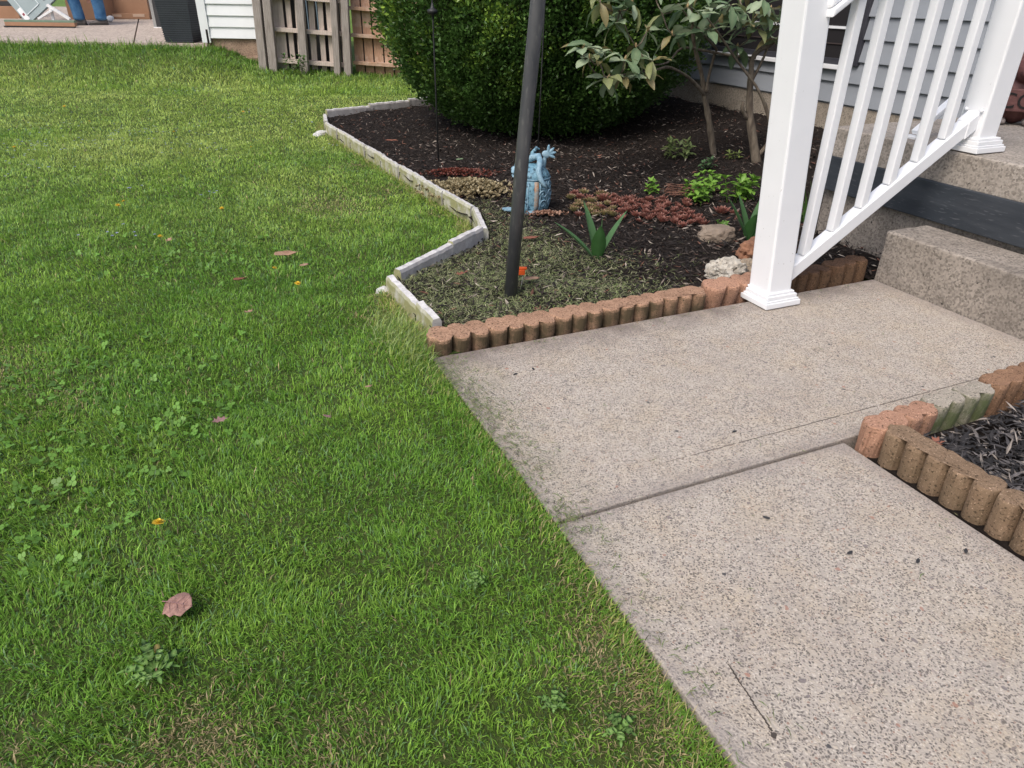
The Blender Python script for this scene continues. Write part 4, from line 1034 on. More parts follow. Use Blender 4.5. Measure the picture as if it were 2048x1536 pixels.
V = np.stack([pos, pos + out*s*0.55 + side*s*0.30 + nrm*s*0.08, pos + out*s*1.05, pos + out*s*0.55 - side*s*0.30 + nrm*s*0.08], 1).reshape(-1, 3)
# patches of bright young sprigs; sunlit upper left and shaded foot painted into the mix
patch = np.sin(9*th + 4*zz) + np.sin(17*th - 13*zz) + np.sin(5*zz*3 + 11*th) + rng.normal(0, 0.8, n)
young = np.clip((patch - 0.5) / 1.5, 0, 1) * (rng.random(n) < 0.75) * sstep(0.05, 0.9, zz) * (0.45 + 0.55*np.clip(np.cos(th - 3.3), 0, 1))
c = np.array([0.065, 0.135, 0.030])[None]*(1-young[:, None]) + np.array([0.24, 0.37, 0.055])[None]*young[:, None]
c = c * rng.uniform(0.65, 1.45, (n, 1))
cr = np_mesh('crown', V, np.arange(len(V)).reshape(-1, 4), M_LEAF, np.repeat(c, 4, 0), hd, False); cr['kind'] = 'stuff'
for k in range(14):
    a = random.uniform(0, 6.28); r0, r1 = random.uniform(0.05, 0.3), random.uniform(0.7, 1.15)
    MB().tube([(r0*math.cos(a), r0*math.sin(a), -0.06), (r0*1.6*math.cos(a), r0*1.6*math.sin(a), 0.4), (r1*math.cos(a+.2), r1*math.sin(a+.2), random.uniform(0.8, 1.7))], [0.03, 0.022, 0.006], 6).build('trunk' if k < 4 else 'branch', M_BARK, hd, True)
# solid dark core, added to make the inside of the shrub look shaded
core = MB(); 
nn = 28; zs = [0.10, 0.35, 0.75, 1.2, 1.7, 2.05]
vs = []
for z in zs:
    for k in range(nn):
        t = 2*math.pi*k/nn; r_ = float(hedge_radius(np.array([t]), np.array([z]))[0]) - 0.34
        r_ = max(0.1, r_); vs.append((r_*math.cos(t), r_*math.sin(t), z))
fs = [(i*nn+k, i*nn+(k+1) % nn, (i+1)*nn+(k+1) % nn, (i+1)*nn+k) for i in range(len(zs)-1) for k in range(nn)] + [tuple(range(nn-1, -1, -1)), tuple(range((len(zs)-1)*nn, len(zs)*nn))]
core.add(vs, fs).build('dark_core', pmat('hedge_core_shade', (0.020, 0.026, 0.012), (0.035, 0.030, 0.018), 30, 0.9, 0.9, 40, 0.03), hd)

# ------------------------------------------------------------------ neighbours: patio, house corner, pallet fence
def patio_z(y): return 0.430 + 0.042 * (y - 10.5)
patio = link('patio', MB().add([(-0.01, 0, -0.5), (7.5, 0, -0.5), (7.5, 6.2, -0.5), (-0.01, 6.2, -0.5), (-0.01, 0, -0.06), (7.5, 0, -0.06), (7.5, 6.2, 0.19), (-0.01, 6.2, 0.19)],
             [(0, 3, 2, 1), (4, 5, 6, 7), (0, 1, 5, 4), (1, 2, 6, 5), (2, 3, 7, 6), (3, 0, 4, 7)]).mesh('patio', M_SOIL))
patio.location = bw(-11.5, 10.5, 0.43); patio.rotation_euler = (0, 0, yb); tag(patio, 'pale concrete patio of the neighbouring house', kind='structure')
SK = 0.44                                     # the long joints run back parallel to the house, askew to the lawn edge
def pslab(x0, x1, y0, y1, s0=SK, s1=SK):
    vs = [(x, y, 0.042*y + dz) for dz in (-0.12, 0.0) for x, y in ((x0 - s0*y0, y0), (x1 - s1*y0, y0), (x1 - s1*y1, y1), (x0 - s0*y1, y1))]
    MB().add(vs, [(0,3,2,1), (4,5,6,7), (0,1,5,4), (1,2,6,5), (2,3,7,6), (3,0,4,7)]).build('slab', M_PATIO, patio, bevel=0.004)
for (y0, y1) in ((0.0, 2.9), (2.92, 6.2)):
    pslab(2.75, 6.34, y0, y1); pslab(0.0, 2.73, y0, y1, 0.0, SK)
for (y0, y1) in ((0.0, 3.4), (3.42, 6.2)): pslab(6.36, 7.48, y0, y1, SK, 0.0)
P, F, cu, cv = sheet('far', -40, 30, 0, 60, 2.0, lambda u, v: 0*u, M_SOIL)
M_FARGRASS = pmat('far_grass', (0.13, 0.21, 0.035), (0.09, 0.16, 0.025), 3, 0.9, 0.6, 12, 0.1)
xb, yb_ = P[:, 0] - 5, P[:, 1] + 16.6
P = np.stack([xb*CY - yb_*SY, xb*SY + yb_*CY, np.where(yb_ < 16.9, -0.2, 0.60 + 0.012*(yb_ - 16.6))], 1)
far = np_mesh('far_lawn', P, F, M_FARGRASS); tag(far, 'green grass beyond the patio', kind='structure')

nh = thing('neighbouring_house', bw(-4.15, 10.4, 0.25), 'white sided corner of the neighbouring house on a crumbling foundation', 'house', yb)
def nbox(name, mat, parent, x0, x1, y0, y1, z0, z1, bevel=0, rough=None):
    me = MB().box(x0, x1, y0, y1, z0, z1).mesh(name, mat, False, bevel, 2)
    if rough:
        bm = bmesh.new(); bm.from_mesh(me); bmesh.ops.subdivide_edges(bm, edges=bm.edges, cuts=4, use_grid_fill=True); bm.to_mesh(me); bm.free(); roughen(me, *rough)
    return link(name, me, parent)
nbox('foundation', M_FOUND2, nh, 0.02, 1.02, 0.02, 3.0, -0.35, 0.250, 0.01, (0.018, 6))
nbox('footing', M_FOUND2, nh, 0.16, 1.0, -0.09, 0.01, -0.30, 0.045, 0.01, (0.03, 7))
for k in range(15):
    z0 = 0.256 + 0.134 * k
    prof = [(0.0, z0 + 0.134), (-0.020, z0 + 0.006), (-0.020, z0), (0.0, z0)]
    vs = [(x, d, z) for x in (0.092, 1.02) for d, z in prof]
    MB().add(vs, [(3, 2, 1, 0), (4, 5, 6, 7), (0, 1, 5, 4), (1, 2, 6, 5), (2, 3, 7, 6), (3, 0, 4, 7)]).build('siding_board', M_SIDING2, nh)
    prof = [(0.0, z0 + 0.130), (-0.020, z0 + 0.07), (-0.026, z0 + 0.006), (0.0, z0)]
    vs = [(d - 0.02, y, z) for y in (0.03, 3.0) for d, z in prof]
    MB().add(vs, [(0, 1, 2, 3), (7, 6, 5, 4), (0, 4, 5, 1), (1, 5, 6, 2), (2, 6, 7, 3), (3, 7, 4, 0)]).build('siding_board', M_SIDING2, nh)
nbox('wall', M_SIDING2, nh, -0.018, 1.02, 0.002, 3.0, 0.252, 2.3)
nbox('corner_trim', M_SIDING2, nh, -0.022, 0.090, -0.030, 0.0, 0.20, 2.3, 0.004)
nbox('dark_trim_strip', M_NEARBLACK, nh, 0.045, 0.072, -0.0325, -0.029, 0.19, 0.36)  # dark strip low on the corner trim
nbox('garage_jamb', M_SIDING2, nh, -0.29, -0.06, 1.2, 1.5, 0.22, 2.3, 0.004)

fence = thing('pallet_fence', bw(-3.16, 10.0, 0.22), 'weathered grey fence of upright posts and pale pallet slats', 'fence', yb)
def fz(x): return -0.052 * x                       # the fence follows the falling ground
pw = 0.00643
def fence_post(px_, w_, z1=1.6):
    x = (px_ - 545) * pw
    me = MB().box(-w_/2, w_/2, -0.045, 0.045, -0.22, z1).mesh('post', M_GREYWOOD, False, 0.008, 2)
    bm = bmesh.new(); bm.from_mesh(me); bmesh.ops.subdivide_edges(bm, edges=bm.edges, cuts=5, use_grid_fill=True); bm.to_mesh(me); bm.free(); roughen(me, 0.006, 9, px_)
    o = link('post', me, fence); o.location = (x, -0.10, fz(x)); o.rotation_euler = (0, R(2.2), 0); return o
for p_, w_ in ((531, 0.100), (551, 0.098), (613, 0.100), (678, 0.080), (699, 0.090)): fence_post(p_, w_)
for zc in (0.045, 0.405, 0.775, 1.15):
    for (a, b) in ((536, 609), (609, 704)):
        x0, x1 = (a-545)*pw, (b-545)*pw
        vs = [(x, y, z + fz(x)) for x in (x0, x1 - 0.003) for y, z in ((-0.045, zc), (0.045, zc), (0.045, zc + 0.048), (-0.045, zc + 0.048))]
        MB().add(vs, [(0,1,2,3), (7,6,5,4), (0,4,5,1), (1,5,6,2), (2,6,7,3), (3,7,4,0)]).build('rail', M_SLAT, fence, bevel=0.003)
for i, p_ in enumerate((558.5, 568.5, 584, 601, 627, 646, 664, 690)):
    x = (p_ - 545) * pw; w_ = 0.070 + 0.006*math.sin(i*2.3)
    me = MB().box(-w_/2, w_/2, 0.047, 0.064, -0.12, 1.35).mesh('slat', M_SLAT, False, 0.003, 1)
    o = link('slat', me, fence); o.location = (x, 0, fz(x)); o.rotation_euler = (0, R(2.0 + math.sin(i*5)*0.8), 0)
for i in range(9):
    x = -0.09 + 0.125 * i
    o = MB().box(-0.055, 0.055, 0.15, 0.17, -0.2, 1.35).build('back_slat', M_GAPSHADE, fence, bevel=0.003); o.location = (x, 0, fz(x))
bp = thing('brown_pallet', bw(-2.12, 10.05, 0.13), 'reddish brown wooden pallet standing between the grey fence and the hedge', 'pallet', yb)
for zc in (0.03, 0.15 - 0.03, 0.44, 0.745):
    if zc == 0.03: continue
    vs = [(x, y, z - 0.05*x) for x in (0.0, 0.90) for y, z in ((-0.05, zc), (0.045, zc), (0.045, zc + 0.040), (-0.05, zc + 0.040))]
    MB().add(vs, [(0,1,2,3), (7,6,5,4), (0,4,5,1), (1,5,6,2), (2,6,7,3), (3,7,4,0)]).build('stringer', M_BROWNWOOD, bp, bevel=0.003)
for i in range(7):
    x = 0.065 + 0.128 * i; w_ = 0.108 if i % 2 else 0.116
    o = MB().box(-w_/2, w_/2, 0.047, 0.062, -0.16, 0.98).build('slat', M_BROWNWOOD, bp, bevel=0.003); o.location = (x, 0, -0.05*x)
for i in range(5):
    o = MB().box(-0.08, 0.08, 0.10, 0.12, -0.16, 0.98).build('back_slat', M_GAPSHADE, bp, bevel=0.003); o.location = (0.08 + 0.18*i, 0, -0.05*0.18*i)
# weed against the fence
weed = [sprig_mesh(50+k, 0.20, 6, 0.055, 0.026, (0.06, 0.13, 0.03), (0.10, 0.18, 0.045)) for k in range(2)]
herb_plant('leafy_weed', bw(-2.80, 9.72, 0.16), 7, 0.12, weed, 'leafy weed growing against the foot of the grey fence', 0.9, 9)

# ------------------------------------------------------------------ things on the patio
pln = thing('ribbed_planter', bw(-4.55, 10.72, patio_z(10.72)), 'tall black ribbed resin planter at the patio edge beside the house', 'planter', yb)
def tapered(w0, w1, d0, d1, h, mat, name, parent, ribs=0, zb=0.0):
    mb = MB()
    vs = [(s*w/2, t*d/2, z) for (w, d, z) in ((w0, d0, zb), (w1, d1, zb + h)) for s, t in ((-1, -1), (1, -1), (1, 1), (-1, 1))]
    mb.add(vs, [(0,3,2,1), (4,5,6,7), (0,1,5,4), (1,2,6,5), (2,3,7,6), (3,0,4,7)])
    o = mb.build(name, mat, parent, bevel=0.004)
    for i in range(ribs):
        t0 = (i + 0.15) / ribs; t1 = (i + 0.62) / ribs
        vs = []
        for tt in (t0, t1):
            w = (w0 + (w1-w0)*tt) / 2 + 0.006; d = (d0 + (d1-d0)*tt) / 2 + 0.006
            vs += [(s*w, t*d, zb + h*tt) for s, t in ((-1, -1), (1, -1), (1, 1), (-1, 1))]
        MB().add(vs, [(0,3,2,1), (4,5,6,7), (0,1,5,4), (1,2,6,5), (2,3,7,6), (3,0,4,7)]).build('rib', M_PLANTERRIB, parent)
    return o
tapered(0.365, 0.47, 0.365, 0.47, 0.80, M_PLANTER, 'body', pln, 30)
MB().box(-0.25, 0.25, -0.25, 0.25, 0.80, 0.85).build('rim', M_PLANTER, pln, bevel=0.01)
for (x, y, w, h, lab) in ((-5.60, 12.55, 0.26, 0.95, 'narrow dark panel with a pale edge standing behind the ribbed planter'), (-6.10, 13.75, 0.30, 0.95, 'dark flat panel standing beside the large cardboard carton')):
    o = thing('dark_panel', bw(x, y, patio_z(y)), lab, 'panel', yb)
    MB().box(-w/2, w/2, 0.0, 0.05, 0.012, h).build('panel', M_DARKPAPER, o, bevel=0.004)
    MB().box(-w/2 - 0.05, -w/2 - 0.002, 0.0, 0.06, 0.0, h).build('edge_strip', M_PLANTEREDGE, o, bevel=0.003)
    MB().box(-w/2 - 0.05, w/2, -0.01, 0.06, -0.02, 0.0105).build('base_strip', M_FOAM, o, bevel=0.003)
def carton(x, y, w, d, h, rz, label, tape=True, z=None, flap=False):
    o = thing('cardboard_carton', bw(x, y, patio_z(y) if z is None else z), label, 'carton', yb + rz)
    MB().box(-w/2, w/2, 0, d, 0.0, h).build('box', M_CARD, o, bevel=0.008)
    if tape:
        MB().box(-w*0.48, -w*0.22, -0.004, 0.001, 0.03, 0.075).build('tape', M_CARDTAPE, o)
        MB().box(w*0.08, w*0.34, -0.004, 0.001, 0.05, 0.09).build('tape', M_CARDTAPE, o)
    if flap:
        MB().box(-w/2 - 0.02, w/2 + 0.03, -0.10, -0.006, 0.0, 0.085).build('flap', M_CARD, o, bevel=0.006)
        MB().box(-w*0.42, -w*0.18, -0.104, -0.0995, 0.03, 0.07).build('tape', M_CARDTAPE, o)
        MB().box(w*0.12, w*0.42, -0.104, -0.0995, 0.035, 0.08).build('tape', M_CARDTAPE, o)
    return o
carton(-6.86, 14.1, 0.66, 0.5, 0.9, R(3), 'large upright cardboard carton with taped bottom flap on the patio', False, flap=True)
carton(-7.50, 13.75, 0.62, 0.45, 0.62, R(-10), 'cardboard carton behind the tilted door and the person', False)
carton(-9.15, 13.7, 1.05, 0.5, 0.19, R(6), 'long low cardboard carton on the patio behind the tilted door', False)
o = carton(-9.2, 13.8, 1.0, 0.42, 0.30, R(6), 'cardboard carton stacked on the long low one', False, z=patio_z(13.7) + 0.262)
o = thing('packing_board', bw(-9.2, 13.72, patio_z(13.7) + 0.192), 'dark packing layer between the two long cartons', 'packing', yb + R(6))
MB().box(-0.5, 0.5, 0.0, 0.45, 0.0, 0.068).build('layer', M_DARKPAPER, o, bevel=0.004)
# green edged timber on the slab
tb = thing('timber_board', bw(-7.40, 12.25, patio_z(12.25)), 'long flat board with a green edge lying on the patio', 'board', yb + R(4.5))
MB().box(-0.52, 0.52, -0.01, 0.075, 0.022, 0.075).build('board', M_CARD, tb, bevel=0.004)
MB().box(-0.52, 0.52, -0.008, 0.075, 0.0755, 0.105).build('green_face', pmat('green_paint', (0.13, 0.20, 0.14), (0.17, 0.24, 0.18), 8, 0.6), tb, bevel=0.003)
MB().box(-0.55, 0.50, 0.0, 0.06, 0.0, 0.0215).build('batten', M_DARKPAPER, tb)
# tilted panelled door resting on one corner
dr = thing('panelled_door', bw(-7.76, 12.52, patio_z(12.52) + 0.012), 'grey green panelled door tilted on one corner on the patio', 'door', yb)
Md = Matrix.Rotation(R(-8), 4, 'X') @ Matrix.Rotation(R(-36), 4, 'Y')
MB().box(0, 0.82, 0, 0.045, 0, 2.0, Md).build('leaf', M_DOOR, dr, bevel=0.004)
MB().box(0, 0.82, 0.0455, 0.052, 0, 2.0, Md).build('back_sheet', M_DARKPAPER, dr)
def dbar(x0, z0, x1, z1, w=0.014):
    a, b = Vector((x0, 0, z0)), Vector((x1, 0, z1)); d = (b - a).normalized(); n_ = Vector((d.z, 0, -d.x)) * w/2
    vs = [tuple(p + s*n_ + Vector((0, y, 0))) for y in (-0.010, -0.001) for p, s in ((a, -1), (a, 1), (b, 1), (b, -1))]
    MB().add(vs, [(0,1,2,3), (7,6,5,4), (0,4,5,1), (1,5,6,2), (2,6,7,3), (3,7,4,0)], Md).build('moulding', M_DOORLIGHT, dr)
for zz0, zz1 in ((0.10, 0.62), (0.72, 1.86)):
    for xx0, xx1 in ((0.10, 0.37), (0.46, 0.72)):
        dbar(xx0, zz0, xx0, zz1); dbar(xx1, zz0, xx1, zz1); dbar(xx0 + 0.008, zz0, xx1 - 0.008, zz0); dbar(xx0 + 0.008, zz1, xx1 - 0.008, zz1)
dbar(0.12, 0.56, 0.34, 0.20)
MB().box(0.02, 0.10, -0.004, -0.001, 0.04, 0.24, Md).build('label_card', M_FOAM, dr)
MB().box(0.045, 0.078, -0.0062, -0.0042, 0.12, 0.155, Md).build('red_mark', M_RED, dr)
fo = thing('foam_strip', bw(-7.52, 12.45, patio_z(12.45)), 'white foam strip leaning right of the door corner', 'foam strip', yb)
MB().box(-0.02, 0.26, 0.0, 0.04, 0.0, 0.032, Matrix.Translation((0.0, 0.02, 0.10)) @ Matrix.Rotation(R(-26), 4, 'Y')).build('strip', M_FOAM, fo, bevel=0.004)
fo = thing('foam_strip', bw(-7.22, 12.5, patio_z(12.5)), 'white foam strip slanting down beside the jeans', 'foam strip', yb)
MB().box(-0.18, 0.18, 0.0, 0.05, -0.02, 0.02, Matrix.Translation((0.0, 0.0, 0.20)) @ Matrix.Rotation(R(33), 4, 'Y')).build('strip', M_FOAM, fo, bevel=0.004)
MB().box(-0.14, -0.10, 0.02, 0.05, 0.0, 0.28).build('strip_foot', M_FOAM, fo, bevel=0.003)
pg = thing('plastic_bag', bw(-6.93, 13.35, patio_z(13.35)), 'crumpled white plastic bag on the patio behind the legs', 'bag', yb)
pg.scale = (1.0, 0.8, 0.62)
bagm = blob('bag', [((0, 0, 0.06), (0.12, 0.09, 0.07), Z3), ((0.07, 0.02, 0.10), (0.06, 0.06, 0.07), (0.3, 0.4, 0)), ((-0.09, 0, 0.05), (0.07, 0.06, 0.05), Z3)], M_FOAM, pg)

# ------------------------------------------------------------------ person bending over the door (legs in view)
pe = thing('person', bw(-6.91, 12.82, patio_z(12.82)), 'person in blue jeans and grey shoes bending down beside the tilted door', 'person', yb)
def skin(name, verts, edges, radii, mat, parent, root=0, sub=2):
    me = bpy.data.meshes.new(name); me.from_pydata([tuple(v) for v in verts], edges, []); me.materials.append(mat)
    o = link(name, me, parent)
    md = o.modifiers.new('skin', 'SKIN'); md.use_smooth_shade = True
    sv = me.skin_vertices[0].data
    for i, r_ in enumerate(radii): sv[i].radius = (r_, r_) if not hasattr(r_, '__len__') else r_
    sv[root].use_root = True
    ss = o.modifiers.new('sub', 'SUBSURF'); ss.levels = sub; ss.render_levels = sub
    return o
# hips over the feet, trunk folded forward to the left, arms hanging to the door
LA, RA = Vector((-0.135, -0.06, 0.085)), Vector((0.155, 0.05, 0.085))
LK, RK = Vector((-0.165, -0.10, 0.46)), Vector((0.165, 0.00, 0.46))
HL, HR, PV = Vector((-0.08, 0.06, 0.86)), Vector((0.10, 0.08, 0.86)), Vector((0.01, 0.08, 0.92))
CH, NK, HDv = Vector((-0.30, -0.08, 1.16)), Vector((-0.45, -0.14, 1.22)), Vector((-0.56, -0.19, 1.20))
SL_, SR_ = Vector((-0.38, -0.30, 1.13)), Vector((-0.40, 0.08, 1.15))
EL_, ER_ = Vector((-0.30, -0.36, 0.86)), Vector((-0.18, 0.10, 0.85))
WL_, WR_ = Vector((-0.36, -0.40, 0.62)), Vector((0.03, 0.05, 0.46))
vs = [PV, (PV + CH)/2, CH, NK, HDv, SL_, EL_, WL_, SR_, ER_, WR_, HL, LK, LA, HR, RK, RA, HDv + Vector((-0.07, -0.02, -0.03))]
ed = [(0, 1), (1, 2), (2, 3), (3, 4), (4, 17), (2, 5), (5, 6), (6, 7), (2, 8), (8, 9), (9, 10), (0, 11), (11, 12), (12, 13), (0, 14), (14, 15), (15, 16)]
skin('body', vs, ed, [0.13, 0.12, 0.13, 0.055, 0.095, 0.055, 0.042, 0.028, 0.055, 0.042, 0.028, 0.085, 0.055, 0.036, 0.085, 0.055, 0.036, 0.07], M_SKIN, pe)
jv = [PV, HL, (HL+LK)/2, LK, (LK+LA)/2 + Vector((0.01, 0, 0)), LA + Vector((0.0, -0.005, 0.03)), LA + Vector((0.0, -0.01, -0.025)), HR, (HR+RK)/2, RK, (RK+RA)/2 + Vector((0.01, 0.01, 0)), RA + Vector((0, -0.005, 0.03)), RA + Vector((0, -0.01, -0.025)), PV + (CH-PV)*0.25]
skin('jeans', jv, [(0, 1), (1, 2), (2, 3), (3, 4), (4, 5), (5, 6), (0, 7), (7, 8), (8, 9), (9, 10), (10, 11), (11, 12), (0, 13)],
     [0.165, 0.125, 0.115, 0.100, 0.094, 0.092, 0.098, 0.125, 0.115, 0.100, 0.094, 0.090, 0.096, 0.15], M_JEANS, pe)
skin('shirt', [PV + (CH-PV)*0.15, (PV+CH)/2, CH, NK + (CH-NK)*0.4, SL_, (SL_+EL_)/2, SR_, (SR_+ER_)/2], [(0, 1), (1, 2), (2, 3), (2, 4), (4, 5), (2, 6), (6, 7)], [0.17, 0.16, 0.165, 0.075, 0.085, 0.068, 0.085, 0.068], M_SHIRT, pe)
hv = [HDv + Vector((0.03, 0.01, 0.04)), HDv + Vector((-0.03, 0, 0.055)), HDv + Vector((0.06, 0.02, -0.01))]
skin('hair', hv, [(0, 1), (0, 2)], [0.088, 0.075, 0.06], M_HAIR, pe)
for w_, tgt in ((WR_, Vector((0.05, 0.0, -1))), (WL_, Vector((-0.2, -0.1, -1)))):
    hvv = [w_, w_ + tgt.normalized()*0.05, w_ + tgt.normalized()*0.085]
    skin('hand', hvv, [(0, 1), (1, 2)], [(0.026, 0.02), (0.036, 0.018), (0.036, 0.016)], M_SKIN, pe)
    for k, l in enumerate((0.070, 0.080, 0.075, 0.060)):
        b0 = hvv[2] + Vector((-0.027 + 0.018*k, 0, 0.004)); mid = b0 + Vector((0, -0.006, -l*0.55)); tip = mid + Vector((0, -0.022, -l*0.35))
        skin('finger', [b0, mid, tip], [(0, 1), (1, 2)], [0.009, 0.0085, 0.007], M_SKIN, pe, sub=1)
    b0 = hvv[1] + Vector((-0.032, 0, 0.0)); skin('thumb', [b0, b0 + Vector((-0.022, -0.01, -0.03)), b0 + Vector((-0.020, -0.022, -0.055))], [(0, 1), (1, 2)], [0.011, 0.010, 0.008], M_SKIN, pe, sub=1)
def shoe(a, rz):
    prof = [(-0.085, 0.036), (-0.06, 0.042), (0.0, 0.040), (0.08, 0.046), (0.14, 0.044), (0.185, 0.026)]
    top = [0.085, 0.095, 0.10, 0.075, 0.055, 0.035]
    def shell(z0, tops, grow):
        vs, fs = [], []
        for (x, w), t in zip(prof, tops):
            x = x * (1 + grow*0.6); w = w + grow*0.05
            vs += [(x, -w, z0), (x, w, z0), (x, w*0.95, z0 + (t-z0)*0.55), (x, w*0.45, t), (x, -w*0.45, t), (x, -w*0.95, z0 + (t-z0)*0.55)]
        n_ = len(prof)
        for i in range(n_-1):
            for k in range(6): fs.append((i*6+k, i*6+(k+1) % 6, (i+1)*6+(k+1) % 6, (i+1)*6+k))
        fs += [(5, 4, 3, 2, 1, 0), tuple((n_-1)*6+k for k in range(6))]
        return MB().add(vs, fs, Matrix.Translation((a.x, a.y, 0)) @ Matrix.Rotation(rz, 4, 'Z'))
    s_ = shell(0.022, top, 0).build('shoe', M_SHOE, pe, True, bevel=0.004)
    shell(0.002, [0.0215]*6, 0.1).build('sole', M_SOLE, s_)
shoe(LA + Vector((0.0, 0, 0)), R(188)); shoe(RA, R(200))

# ------------------------------------------------------------------ bark mulch chips and drying grass clippings
def chips(n_try, poly, dens, zf, lmin, lmax, palette, wts, seed, thick=0.25, tilt=0.35, lift=0.006, wr=(0.12, 0.3)):
    r_ = np.random.default_rng(seed)
    us, vs = [p[0] for p in poly], [p[1] for p in poly]
    u, v = r_.uniform(min(us), max(us), n_try), r_.uniform(min(vs), max(vs), n_try)
    k = inside(poly, u, v) & (r_.random(n_try) < dens(u, v)); u, v = u[k], v[k]; n = len(u)
    L_ = r_.uniform(lmin, lmax, n) * r_.uniform(0.5, 1, n); w = L_ * r_.uniform(wr[0], wr[1], n); t = w * thick
    a = r_.uniform(0, 2*np.pi, n); el = r_.normal(0, tilt, n)
    d = np.stack([np.cos(a)*np.cos(el), np.sin(a)*np.cos(el), np.sin(el)], 1)
    s = np.stack([-np.sin(a), np.cos(a), r_.normal(0, 0.35, n)], 1); s /= np.linalg.norm(s, axis=1)[:, None]
    nn_ = np.cross(d, s)
    c = np.stack([u, v, zf(u, v) + r_.uniform(0, 1, n)*lift*2 + 0.002 + np.abs(np.sin(el))*L_*0.4], 1)
    bend = r_.normal(0, 0.10, n)[:, None]
    h, W_, T_ = (L_/2)[:, None], (w/2)[:, None], t[:, None]
    ring = [c - d*h + nn_*bend*h, c - s*W_, c + d*h + nn_*bend*h, c + s*W_*r_.uniform(.6, 1, n)[:, None]]
    V = np.stack(ring + [c + nn_*T_ + d*h*0.35, c + nn_*T_ - d*h*0.35], 1).reshape(-1, 3)
    base = np.arange(n)[:, None] * 6
    F = np.concatenate([base + np.array(f)[None] for f in ((0, 1, 5), (1, 4, 5), (1, 2, 4), (2, 3, 4), (3, 5, 4), (3, 0, 5), (0, 3, 2), (0, 2, 1))], 0)
    ci = r_.choice(len(palette), n, p=np.array(wts)/sum(wts)); C = np.array(palette)[ci] * r_.uniform(0.6, 1.4, (n, 1))
    return V, F, np.repeat(C, 6, 0)
PAL = [(0.014, 0.011, 0.010), (0.028, 0.021, 0.018), (0.060, 0.046, 0.038), (0.19, 0.155, 0.13), (0.16, 0.075, 0.052), (0.36, 0.31, 0.26)]
def bdens(u, v):
    d = np.hypot(u, v); return np.clip(1.15 - d/7.5, 0.30, 1.0)
V, F, C = chips(110000, BED_POLY, bdens, bed_z, 0.014, 0.060, PAL, [44, 29, 13, 6.5, 4.5, 2.2], 3)
tag(np_mesh('bark_mulch', V, F, M_CHIP, C, smooth=False), 'dark shredded bark mulch covering the planting bed', kind='stuff')
RB = [(1.665, 0.0), (1.665, 1.045), (2.68, 1.09), (2.68, 0.0)]
V, F, C = chips(11000, RB, lambda u, v: np.ones(len(u)), lambda u, v: 0*u + 0.012 + 0.02*np.sin(u*9)*np.sin(v*8), 0.025, 0.075, [(0.020, 0.019, 0.020), (0.045, 0.042, 0.043), (0.11, 0.10, 0.098), (0.22, 0.19, 0.165)], [38, 30, 20, 10], 4, 0.22, 0.30, 0.012, (0.10, 0.28))
tag(np_mesh('bark_mulch', V, F, M_CHIP, C, smooth=False), 'coarse black bark mulch filling the small bed beside the path', kind='stuff')
twigs = thing('twig_pile', (2.78, 3.66, 0.03), 'loose pile of reddish brown twigs and bark strips in the mulch', 'twigs')
rs = random.Random(8)
for i in range(46):
    a = rs.gauss(0.0, 0.5) + R(-10); L_ = rs.uniform(0.05, 0.14); x, y = rs.gauss(0, 0.09), rs.gauss(0, 0.07)
    c_ = Vector((x, y, rs.uniform(0.004, 0.03))); d = Vector((math.cos(a), math.sin(a), rs.uniform(-.08, .08))) * L_/2
    MB().tube([c_ - d, c_ + Vector((0, 0, 0.004)), c_ + d], [0.0022, 0.003, 0.0016], 5).build('twig', rs.choice((pm_ := [bpy.data.materials.get('red_twig') or pmat('red_twig', (0.20, 0.095, 0.065), (0.13, 0.065, 0.045), 30, 0.85)])), twigs, True)

# grass clippings raked over the front of the bed
def strips(u, v, z, L_, w, a, el, cols, curve, r_):
    n = len(u); d = np.stack([np.cos(a)*np.cos(el), np.sin(a)*np.cos(el), np.sin(el)], 1)
    s = np.stack([-np.sin(a), np.cos(a), np.zeros(n)], 1)
    c = np.stack([u, v, z], 1); h = (L_/2)[:, None]; W_ = (w/2)[:, None]; b = (curve*L_)[:, None]*s
    up = np.array([[0, 0, 1.0]]) * (L_*0.10*r_.random(n))[:, None]
    V = np.stack([c - d*h, c + b + up - s*W_, c + b + up + s*W_, c + d*h], 1).reshape(-1, 3)
    base = np.arange(n)[:, None]*4
    F = np.concatenate([base + np.array([[0, 1, 2]]), base + np.array([[1, 3, 2]])], 0)
    return V, F, np.repeat(cols, 4, 0)
r_ = np.random.default_rng(21)
n = 90000
u, v = r_.uniform(0.66, 2.3, n), r_.uniform(2.15, 3.9, n)
d1 = np.hypot((u - 0.95)/0.62, (v - 2.62)/0.55)
pr = np.clip(1.35 - d1*0.85, 0, 1) + 0.07*np.exp(-((u-1.6)/0.5)**2 - ((v-2.4)/0.3)**2) + 0.55*np.exp(-((u-1.47)/0.14)**2)*(v < 3.9)
k = inside(BED_POLY, u, v) & (r_.random(n) < np.clip(pr, 0, 1)*0.45); u, v = u[k], v[k]; n = len(u)
cc = np.array([(0.22, 0.25, 0.115), (0.32, 0.33, 0.18), (0.13, 0.155, 0.06), (0.19, 0.26, 0.08), (0.42, 0.39, 0.25)])[r_.choice(5, n, p=[.34, .24, .2, .14, .08])] * r_.uniform(0.65, 1.3, (n, 1))
V, F, C = strips(u, v, bed_z(u, v) + 0.006 + 0.010*r_.random(n), r_.uniform(0.018, 0.055, n), r_.uniform(0.0014, 0.0028, n), r_.uniform(0, 6.28, n), r_.normal(0, 0.3, n), cc, r_.normal(0, 0.2, n), r_)
tag(np_mesh('grass_clippings', V, F, M_CHIP, C, smooth=False), 'drying olive grass clippings strewn over the front of the bed', kind='stuff')
n = 2200
